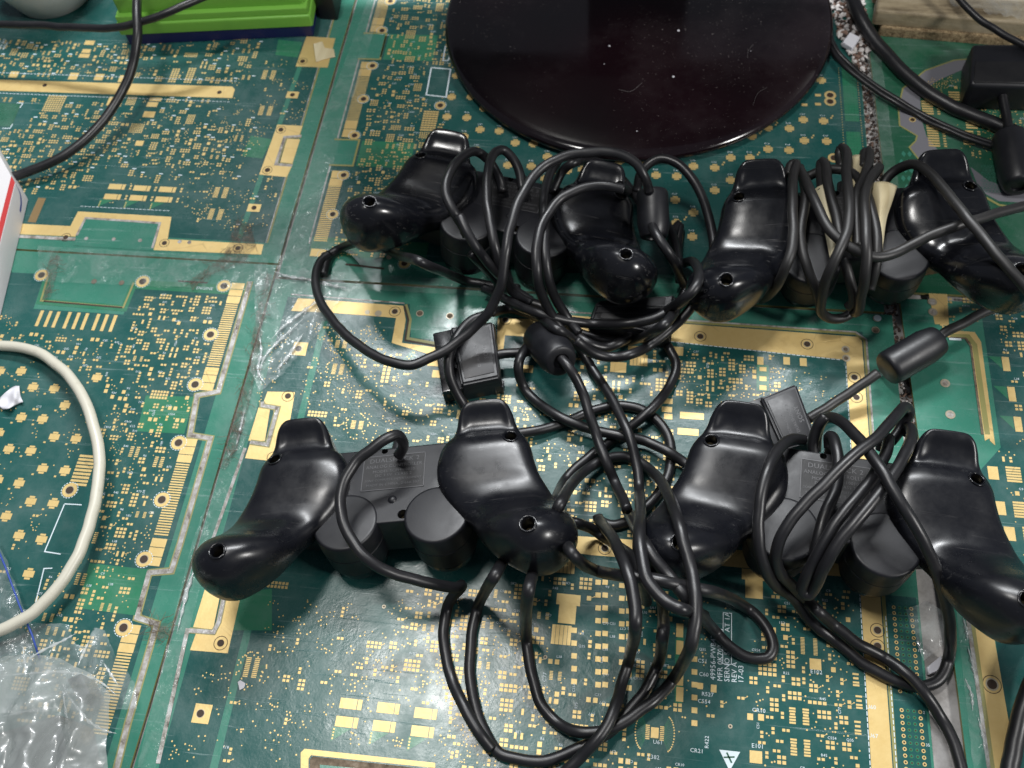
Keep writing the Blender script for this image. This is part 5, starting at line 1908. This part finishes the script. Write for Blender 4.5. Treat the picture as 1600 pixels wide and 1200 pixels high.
tag(cable(None, [[(1660, 1000, 12), (1622, 1050, 10), (1602, 1095, 8), (1590, 1140, 6), (1580, 1190, 5), (1570, 1260, 4)]], 'rubber', 3.6, 'black_cable'), 'thick black cable running down the right edge below the lower right controller', 'cable', 'loose black cables')

# connector box with its core, top right
t = thing('connector_box', 'black connector box with a cord and barrel core at the upper right edge', 'connector', (*W(1560, 150, 0), 0))
b2 = bmesh.new()
q4 = [W(1508, 148, 12), W(1640, 152, 12), W(1650, 84, 12), W(1512, 84, 12)]
prism(b2, [tuple(p) for p in q4], 2.0, 20, 3.2, 3)
bm_obj('housing', b2, M['matte'], t)
b2 = bmesh.new()
prism(b2, [W(1522, 128, 20.2), W(1640, 130, 20.2), W(1645, 96, 20.2), W(1524, 96, 20.2)], 19.6, 20.3, 0.3, 1)
bm_obj('label_plate', b2, M['label'], t)
cable(t, [[(1566, 128, 12), (1567, 150, 11), (1573, 185, 9), (1578, 222, 9)]], 'rubber', 2.6, 'cord')
p0 = (*W(1577, 212, 10), 10)
p1 = (*W(1592, 292, 10), 10)
oriented(p0, p1, [(q * 9.4, t_) for q, t_ in FERR], t, 'ferrite_core', M['matte'])

# ------------------------------------------------------------ things along the edges
# jar
t = thing('plastic_jar', 'grey translucent plastic jar at the top left corner', 'jar', (*W(88, -8, 0), 0))
b2 = bmesh.new()
lathe(b2, [(0, 0.6), (24, 0.6), (26, 1.6), (34, 20), (38, 31), (38.5, 34), (36.5, 34), (33, 22), (24, 4), (0, 3)], 72)
bm_obj('wall', b2, M['jar'], t, local=True)
b2 = bmesh.new()
lathe(b2, [(0, 30), (22, 30), (23, 29), (23, 24), (0, 24)], 48)
bm_obj('lid', b2, M['jarlid'], t, local=True)

# green box on a blue base
def boxat(bm, pxs, z0, z1, bev=1.0):
    prism(bm, [W(*p, z0) for p in pxs], z0, z1, bev, 2)


t = thing('plastic_box', 'bright green plastic box with a dark blue base at the top left', 'box', (*W(340, 30, 0), 0))
L0, R0x = np.array(W(198, 70, 0)), np.array(W(497, 56, 0))
d = (R0x - L0) / np.linalg.norm(R0x - L0)
nrm = np.array([-d[1], d[0]])
Lw = np.linalg.norm(R0x - L0)


def frame_rect(a0, a1, b0, b1):
    return [tuple(L0 + d * a0 + nrm * b0), tuple(L0 + d * a1 + nrm * b0), tuple(L0 + d * a1 + nrm * b1), tuple(L0 + d * a0 + nrm * b1)]


b2 = bmesh.new()
prism(b2, frame_rect(2, Lw - 3, 0, 90), 0.2, 9, 1.0, 2)
bm_obj('base', b2, M['bluebox'], t)
b2 = bmesh.new()
prism(b2, frame_rect(0, Lw - 1, -1.5, 92), 9.2, 17, 1.4, 3)
prism(b2, frame_rect(1.2, Lw - 2.2, 0.2, 90), 17.2, 21.5, 0.8, 2)
prism(b2, frame_rect(2.4, Lw - 4, 4, 88), 21.6, 33, 3.0, 3)
bm_obj('lid', b2, M['greenbox'], t)
b2 = bmesh.new()
prism(b2, [W(500, 30, 0), W(528, 32, 0), W(545, -60, 0), W(510, -60, 0)], 0.4, 24, 1.5, 2)
tag(bm_obj('power_brick', b2, M['matte']), 'small black block standing beside the green box', 'block')

# white carton at the left edge
t = thing('mailing_carton', 'white mailing carton with red stripe and blue print at the left edge', 'carton', (*W(-20, 400, 0), 0))
zt = 15.0
ca = np.array(W(24, 286, zt))
cb = np.array(W(-6, 232, zt))
cd = np.array(W(-22, 470, zt))
b2 = bmesh.new()
far = ca + (cb - ca) * 2.5
prism(b2, [tuple(ca), tuple(far), tuple(far + (cd - ca)), tuple(cd)], 0.5, zt, 0.8, 2)
bm_obj('wall', b2, M['carton'], t)
V, Fc = [], []
def on_top(a_, b_):
    q = ca + (cd - ca) * a_ + (cb - ca) * b_
    return (q[0], q[1], zt + 0.15)


def quad_top(a0, a1, b0, b1, skew=0):
    k = len(V)
    V.extend([on_top(a0, b0), on_top(a1, b0 + skew), on_top(a1, b1 + skew), on_top(a0, b1)])
    Fc.append((k, k + 1, k + 2, k + 3))


quad_top(0.0, 0.95, 0.02, 0.20)
mesh_obj('red_stripe', V, Fc, M['red'], parent=t)
V, Fc = [], []
sn_ = np.array([-(cd - ca)[1], (cd - ca)[0]])
sn_ = sn_ / np.hypot(*sn_)
if sn_[0] < 0:
    sn_ = -sn_
P = catmull([(0.0, 14.8), (0.012, 10.5), (0.045, 7.4), (0.10, 5.6), (0.15, 5.0)], 8)
for i in range(len(P) - 1):
    k = len(V)
    for a_, zz in ((P[i][0], P[i][1] - 0.7), (P[i + 1][0], P[i + 1][1] - 0.7), (P[i + 1][0], P[i + 1][1] + 0.7), (P[i][0], P[i][1] + 0.7)):
        q = ca + (cd - ca) * (a_ + 0.008) + sn_ * 0.15
        V.append((q[0], q[1], min(zz, 14.6)))
    Fc.append((k, k + 1, k + 2, k + 3))
ux = Vector((*(ca - cd), 0)).normalized()
uy = Vector((-ux.y, ux.x, 0))
for t_, a_, b_, sz in (('SAIGO KORIN', 0.30, 0.78, 3.0), ('Airmail', 0.36, 0.98, 3.0)):
    v, f = text_geo(t_, sz)
    k = len(V)
    o0 = Vector(on_top(a_, b_))
    for p in v:
        q = o0 + (-ux) * p[0] * -1 + uy * p[1]
        V.append((q.x, q.y, zt + 0.15))
    Fc += [tuple(k + i for i in q) for q in f]
mesh_obj('blue_print', V, Fc, M['blue'], parent=t)

# tan tray upper right
t = thing('wooden_tray', 'tan wooden tray with crumbling cardboard edge at the top right', 'tray', (*W(1480, 30, 0), 0))
b2 = bmesh.new()
prism(b2, [W(1372, 58, 0), W(1640, 80, 0), W(1700, -60, 0), W(1370, -60, 0)], 1.0, 7.0, 0.6, 1)
bm_obj('cardboard_layer', b2, M['card'], t)
b2 = bmesh.new()
prism(b2, [W(1362, 38, 7), W(1700, 66, 7), W(1700, 30, 7), W(1366, 8, 7)], 7.2, 17, 2.0, 3)
prism(b2, [W(1362, 5, 7), W(1700, 28, 7), W(1700, -60, 7), W(1362, -60, 7)], 7.2, 12, 1.0, 2)
bm_obj('rail', b2, M['tray'], t)


def crumple(name, poly_px, z, amp, m, label, cat, res=1.6, seedv=1, profile=None, group=None, kind=None, freq=0.08, parent=None):
    """thin plastic sheet with real creases: a height field over a polygon, folded by ridged noise"""
    from mathutils import noise as mn
    P = [W(*p, z) for p in poly_px]
    xs = [p[0] for p in P]
    ys = [p[1] for p in P]

    def inside(x, y):
        c = False
        for (x1, y1), (x2, y2) in zip(P, P[1:] + P[:1]):
            if (y1 > y) != (y2 > y) and x < (x2 - x1) * (y - y1) / (y2 - y1) + x1:
                c = not c
        return c
    nx = int((max(xs) - min(xs)) / res) + 2
    ny = int((max(ys) - min(ys)) / res) + 2
    def nearest(x, y):
        best = None
        for (x1, y1), (x2, y2) in zip(P, P[1:] + P[:1]):
            dx, dy = x2 - x1, y2 - y1
            t_ = max(0, min(1, ((x - x1) * dx + (y - y1) * dy) / (dx * dx + dy * dy + 1e-9)))
            qx, qy = x1 + t_ * dx, y1 + t_ * dy
            d_ = (qx - x) ** 2 + (qy - y) ** 2
            if best is None or d_ < best[0]:
                best = (d_, qx, qy)
        return best[1], best[2]
    idx = {}
    V, Fc = [], []
    nx += 2
    ny += 2
    ins = [[inside(min(xs) + (i - 1) * res, min(ys) + (j - 1) * res) for j in range(ny)] for i in range(nx)]
    for i in range(nx):
        for j in range(ny):
            x, y = min(xs) + (i - 1) * res, min(ys) + (j - 1) * res
            if not ins[i][j]:
                if not any(0 <= i + a < nx and 0 <= j + b_ < ny and ins[i + a][j + b_] for a in (-1, 0, 1) for b_ in (-1, 0, 1)):
                    continue
                x, y = nearest(x, y)
                e = 0.35 * mn.noise((x * 0.2, y * 0.2, seedv * 3.1))
                x, y = x + e, y + e
            h = 0
            f, a_ = freq, 1.0
            for o_ in range(4):
                n_ = mn.noise((x * f + seedv * 7, y * f * 0.8 + 3, seedv))
                h += a_ * (1 - abs(n_) * 2.4)
                f *= 1.9
                a_ *= 0.5
            zz = z + max(0.0, h / 1.875) * amp
            if profile:
                zz += profile(x, y)
            idx[i, j] = len(V)
            V.append((x, y, zz))
    for (i, j), k in idx.items():
        q = [(i, j), (i + 1, j), (i + 1, j + 1), (i, j + 1)]
        if all(w in idx for w in q):
            Fc.append(tuple(idx[w] for w in q))
    o = mesh_obj(name, V, Fc, m, smooth=True, parent=parent)
    if label:
        tag(o, label, cat, group, kind)
    return o


# film and tape over the joints
crumple('plastic_film', [(398, 415), (445, 418), (520, 432), (560, 452), (525, 478), (500, 520), (440, 590), (405, 612), (392, 580), (402, 500)], 0.7, 3.4, M['film'], 'crinkled clear plastic film over the crossing of the board joints', 'plastic film', 1.1, 3)
for nm, poly, lab, sd in (
        ('clear_tape', [(575, 0), (600, 0), (470, 420), (425, 420), (500, 200)], 'long clear tape over the joint between the upper boards', 2),
        ('clear_tape', [(395, 600), (420, 560), (400, 640), (330, 850), (245, 1200), (215, 1200), (300, 850)], 'long clear tape with dusty edges over the joint left of the lower left controller', 5),
        ('clear_tape', [(60, 385), (420, 405), (415, 455), (60, 440)], 'wide clear tape over the joint below the upper left board', 6),
        ('clear_tape', [(520, 425), (1000, 455), (1000, 478), (520, 450)], 'narrow clear tape along the joint above the middle board', 8),
        ('clear_tape', [(1492, 940), (1515, 960), (1556, 1215), (1522, 1215)], 'shiny clear tape along the gold strip at the lower right', 9),
        ('clear_tape', [(1350, 60), (1372, 60), (1405, 300), (1382, 300)], 'clear tape hanging over the gap at the upper right', 12)):
    crumple(nm, poly, 0.7, 0.9, M['tape'], lab, 'clear tape', 1.6, sd, group='clear tape over the board joints', freq=0.12)
crumple('plastic_film', [(1412, 955), (1445, 940), (1476, 960), (1470, 1010), (1440, 1035)], 0.8, 3.5, M['film'], 'torn scrap of clear film in the gap under the lower right controller', 'plastic film', 1.1, 11)
crumple('plastic_film', [(1490, -20), (1700, -20), (1700, 50), (1560, 30), (1480, 10)], 18, 5, M['film'], 'shiny clear film lying over the tan tray at the top right corner', 'plastic film', 1.6, 13)

M['crease'] = mat('film_crease', (0.62, 0.66, 0.66), 0.16, coat=1.0)
M['crease'].node_tree.nodes['Principled BSDF'].inputs['Alpha'].default_value = 0.5


def crease(parent, paths, r=0.9, z=1.0):
    for P_ in paths:
        C_ = catmull([(*W(p[0], p[1], z), z + (p[2] if len(p) > 2 else 0)) for p in P_], 8)
        n_ = len(C_)
        rr = [max(0.08, r * math.sin(math.pi * (i + 0.3) / n_) * (0.65 + 0.35 * math.sin(i * 1.7 + P_[0][0]))) for i in range(n_)]
        v, f = tube_geo(C_, np.array(rr), 10)
        v = [(p[0], p[1], z + (p[2] - z) * 0.6) for p in v]
        o = mesh_obj('crease', v, f, M['crease'], smooth=True)
        if parent.type == 'EMPTY':
            attach(o, parent)
        else:
            o.parent = parent


jf = [o for o in bpy.data.objects if o.name.startswith('plastic_film') and 'crossing' in o.get('label', '')][0]
crease(jf, [[(424, 422), (450, 432), (480, 436), (512, 446)], [(520, 452), (496, 470), (466, 492), (440, 512), (424, 530)], [(476, 496), (456, 514), (432, 536), (412, 560), (404, 590)], [(405, 520), (408, 550), (403, 580), (414, 600)], [(500, 438), (520, 446), (545, 450)], [(430, 580), (450, 556), (474, 520)]], 1.3, 1.6)
jt = [o for o in bpy.data.objects if 'lower left controller' in o.get('label', '') and o.name.startswith('clear_tape')][0]
crease(jt, [[(318, 855), (300, 900), (286, 950), (276, 990)], [(382, 640), (376, 668), (368, 700)], [(298, 905), (290, 925), (284, 960)]], 1.1, 0.9)
jg = [o for o in bpy.data.objects if 'gold strip at the lower right' in o.get('label', '')][0]
crease(jg, [[(1512, 1010), (1520, 1040), (1526, 1070)], [(1508, 1060), (1518, 1085), (1520, 1110)], [(1528, 1120), (1536, 1150), (1542, 1190)], [(1505, 965), (1510, 985), (1512, 1000)]], 0.9, 0.9)

# poly bags lower left
inn = thing('poly_bag', 'crumpled clear plastic bag holding black parts at the lower left corner', 'plastic bag', (*W(80, 1150, 0), 0))


def dome(x, y):
    cx, cy = W(45, 1225, 22)
    dd = ((x - cx) / 62) ** 2 + ((y - cy) / 58) ** 2
    return 36 * max(0.0, 1 - dd) ** 0.5 + 5 * abs(math.sin(x * 0.16 + y * 0.05)) * (dd < 1)


crumple('film_layer', [(-60, 1060), (10, 1048), (70, 1040), (140, 1052), (190, 1078), (212, 1100), (222, 1160), (222, 1260), (-60, 1260)], 1.5, 7, M['bag'], None, None, 1.4, 21, dome, freq=0.05, parent=inn)
crumple('film_layer', [(-60, 985), (15, 985), (60, 975), (112, 978), (122, 1010), (138, 1012), (150, 982), (168, 988), (185, 1030), (215, 1068), (218, 1110), (120, 1110), (-60, 1120)], 1.2, 4, M['film'], None, None, 1.2, 22, freq=0.06, parent=inn)
b2 = bmesh.new()
prism(b2, [W(-20, 1150, 30), W(95, 1115, 30), W(122, 1250, 30), W(-30, 1280, 30)], 1, 31, 2, 2)
prism(b2, [W(105, 1062, 14), W(128, 1052, 14), W(143, 1084, 14), W(124, 1096, 14)], 1, 15, 1, 2)
bm_obj('black_part', b2, M['baginner'], inn)
crease(inn, [[(0, 1056), (50, 1052), (100, 1050), (150, 1062), (182, 1086)], [(30, 1040), (60, 1020), (100, 1000), (118, 990)], [(140, 1000), (130, 1020), (122, 1040)], [(100, 1078), (120, 1105), (140, 1128), (165, 1142), (182, 1146)], [(0, 1120), (50, 1110), (95, 1105)], [(162, 1036), (172, 1052), (184, 1070)], [(36, 1010), (38, 1032), (40, 1048)], [(98, 1080), (104, 1120), (112, 1150)]], 1.0, 9)
bz = thing('zip_bag', 'clear zip bag with a blue seal line at the left edge above the other bag', 'plastic bag', (*W(10, 930, 0), 0))
crumple('film_layer', [(-60, 820), (-10, 835), (15, 880), (40, 950), (58, 990), (70, 1040), (-60, 1060)], 1.0, 4, M['film'], None, None, 1.3, 31, freq=0.05, parent=bz)
V, Fc = [], []
v, f = tube_geo([(*W(-12, 838, 9), 9), (*W(8, 885, 9), 9), (*W(30, 945, 8), 8), (*W(50, 992, 6), 6), (*W(62, 1030, 5), 5)], 0.45, 8)
mesh_obj('seal_line', v, f, M['blue'], smooth=True, parent=bz)

# scraps and dust
def shard(name, px, py, w, h, a, th, m, label, cat, z=0.4, n=6, jag=0.25, group=None):
    x, y = W(px, py)
    b2 = bmesh.new()
    pts = []
    for k in range(n):
        t_ = 2 * math.pi * k / n + a
        rr = 1 + (rnd() - 0.5) * jag * 2
        pts.append((x + w * math.cos(t_) * rr, y + h * math.sin(t_) * rr))
    prism(b2, pts, z, z + th, 0.0)
    o = bm_obj(name, b2, m, smooth=False)
    return tag(o, label, cat, group)


sheet('paper_scrap', [[(0, 622, 1), (10, 612, 3), (22, 604, 1), (30, 603, 2)], [(-2, 633, 3), (12, 626, 1), (24, 622, 4), (32, 618, 1)], [(4, 640, 1), (14, 638, 4), (26, 632, 1), (36, 628, 2)]], M['paper'], 'torn scrap of white tissue paper at the left edge inside the ivory cable arc', 'paper scrap')
b2 = bmesh.new()
prism(b2, [W(1313, 76), W(1325, 60), W(1341, 68), W(1329, 85)], 2.0, 5.0, 0.4, 1)
tag(bm_obj('plastic_chip', b2, M['paper']), 'small square white plastic chip right of the monitor base', 'plastic chip')
b2 = bmesh.new()
prism(b2, [W(1445, 1045, -2), W(1468, 1026, -2), W(1470, 1042, -2), W(1460, 1052, -2), W(1448, 1056, -2)], -2.2, 0.6, 0.3, 1)
tag(bm_obj('paper_chip', b2, M['paper']), 'white paper chip in the gap inside the cable loop at the lower right', 'paper chip')


def lumps(name, poly_px, count, rmin, rmax, m, label, cat, z=-2.2, seedv=0):
    random.seed(100 + seedv)
    P = [W(*p, 0) for p in poly_px]
    xs = [p[0] for p in P]
    ys = [p[1] for p in P]

    def inside(x, y):
        c = False
        for (x1, y1), (x2, y2) in zip(P, P[1:] + P[:1]):
            if (y1 > y) != (y2 > y) and x < (x2 - x1) * (y - y1) / (y2 - y1) + x1:
                c = not c
        return c
    b2 = bmesh.new()
    k = 0
    while k < count:
        x, y = random.uniform(min(xs), max(xs)), random.uniform(min(ys), max(ys))
        if not inside(x, y):
            continue
        k += 1
        r = random.uniform(rmin, rmax)
        mt = Matrix.Translation((x, y, z + r * 0.5)) @ Matrix.Rotation(random.uniform(0, 6), 4, 'Z') @ Matrix.Rotation(random.uniform(-.5, .5), 4, 'X') @ Matrix.Diagonal((1.0, random.uniform(0.5, 1), random.uniform(0.4, 0.8), 1))
        q = bmesh.ops.create_icosphere(b2, subdivisions=1, radius=r, matrix=mt)
        for v in q['verts']:
            v.co += Vector((random.uniform(-1, 1), random.uniform(-1, 1), random.uniform(-1, 1))) * r * 0.22
    for f in b2.faces:
        f.material_index = 0
    mats = m if isinstance(m, list) else [m]
    if len(mats) > 1:
        for f in b2.faces:
            f.material_index = (f.verts[0].index // 12) % len(mats) if f.verts[0].index >= 0 else 0
        b2.verts.index_update()
        for f in b2.faces:
            f.material_index = (f.verts[0].index // 12) % len(mats)
    o = bm_obj(name, b2, mats, smooth=False)
    return tag(o, label, cat, None, 'stuff')


M['styro'] = mat('white_crumbs', (0.55, 0.52, 0.50), 0.8)
M['dirt'] = mat('brown_dirt', (0.16, 0.10, 0.075), 0.9)
M['dirt2'] = mat('dark_dirt', (0.05, 0.035, 0.03), 0.9)
lumps('debris', [(1338, -20), (1362, -20), (1372, 120), (1396, 260), (1402, 480), (1440, 680), (1400, 660), (1370, 440), (1352, 250)], 1500, 0.4, 1.3, [M['dirt2'], M['dirt2'], M['styro'], M['dirt2'], M['dirt'], M['dirt2'], M['dirt'], M['dirt2']], 'white and brown crumbs filling the gap between the boards at the right', 'debris', -2.4, 1)
lumps('debris', [(1292, -20), (1340, -20), (1362, 60), (1345, 120), (1310, 60)], 600, 0.7, 2.4, [M['styro'], M['dirt'], M['styro'], M['dirt2']], 'grey white foam crumbs heaped right of the monitor base', 'debris', 0.2, 2)
M['lint'] = film_mat('grey_lint', (0.20, 0.17, 0.14), 0.15, 0.9, 0.95, 260, 1.0)
M['lint'].node_tree.nodes['Principled BSDF'].inputs['Coat Weight'].default_value = 0
M['lint'].node_tree.nodes['Principled BSDF'].inputs['Specular IOR Level'].default_value = 0.1


def fluff(poly, lab, sd, fibres, amp=1.4):
    o = crumple('dust', poly, 0.5, amp, M['lint'], lab, 'dust', 0.7, sd, kind='stuff', freq=0.35)
    P = [W(*p, 0) for p in poly]
    xs = [p[0] for p in P]
    ys = [p[1] for p in P]
    V = [tuple(Vector(v.co) * 1000) for v in o.data.vertices]
    if not V:
        return
    rv, rf = [], []
    for k in range(fibres):
        v0 = Vector(random.choice(V))
        a = random.uniform(0, 6.28)
        pts = [v0 + Vector((math.cos(a) * t_ * 2 + random.uniform(-.5, .5), math.sin(a) * t_ * 2 + random.uniform(-.5, .5), 0.3 + random.uniform(0, .8))) for t_ in range(4)]
        v, f = tube_geo(catmull([tuple(p) for p in pts], 3), 0.09, 5)
        kk = len(rv)
        rv += list(v)
        rf += [tuple(kk + i for i in q) for q in f]
    fo = mesh_obj('fibres', rv, rf, M['grime'])
    fo.parent = o
    fo['kind'] = 'stuff'


fluff([(418, 425), (424, 430), (402, 575), (388, 640), (372, 700), (352, 735), (345, 730), (368, 640), (385, 590), (395, 520)], 'grey lint gathered along the joint above the lower left controller', 3, 60)
fluff([(232, 968), (262, 976), (268, 995), (250, 1000), (236, 990)], 'brown fluff on the rail at the left below the middle', 4, 30, 2.0)
fluff([(370, 345), (392, 350), (400, 385), (380, 412), (330, 430), (300, 455), (296, 440), (350, 400)], 'grey fluff beside the gold strip left of the film', 5, 40, 1.0)
fluff([(80, 395), (95, 400), (80, 465), (68, 470), (72, 430)], 'grey lint streak across the cut-out at the left', 6, 14, 1.0)
b2 = bmesh.new()
prism(b2, [W(490, 70), W(504, 66), W(508, 76), W(522, 78), W(524, 90), (W(505, 94)), W(494, 98)], 0.35, 0.9, 0.2, 1)
tag(bm_obj('tape_scrap', b2, M['cream']), 'torn beige tape scrap stuck on the gold block below the green box', 'tape scrap')
b2 = bmesh.new()
prism(b2, [W(372, 1066), W(376, 1063), W(384, 1068), W(382, 1075), W(375, 1079)], 0.35, 0.7, 0.1, 1)
tag(bm_obj('paper_fleck', b2, M['paper']), 'tiny white paper fleck on the board below the lower left grip', 'paper fleck')
random.seed(11)
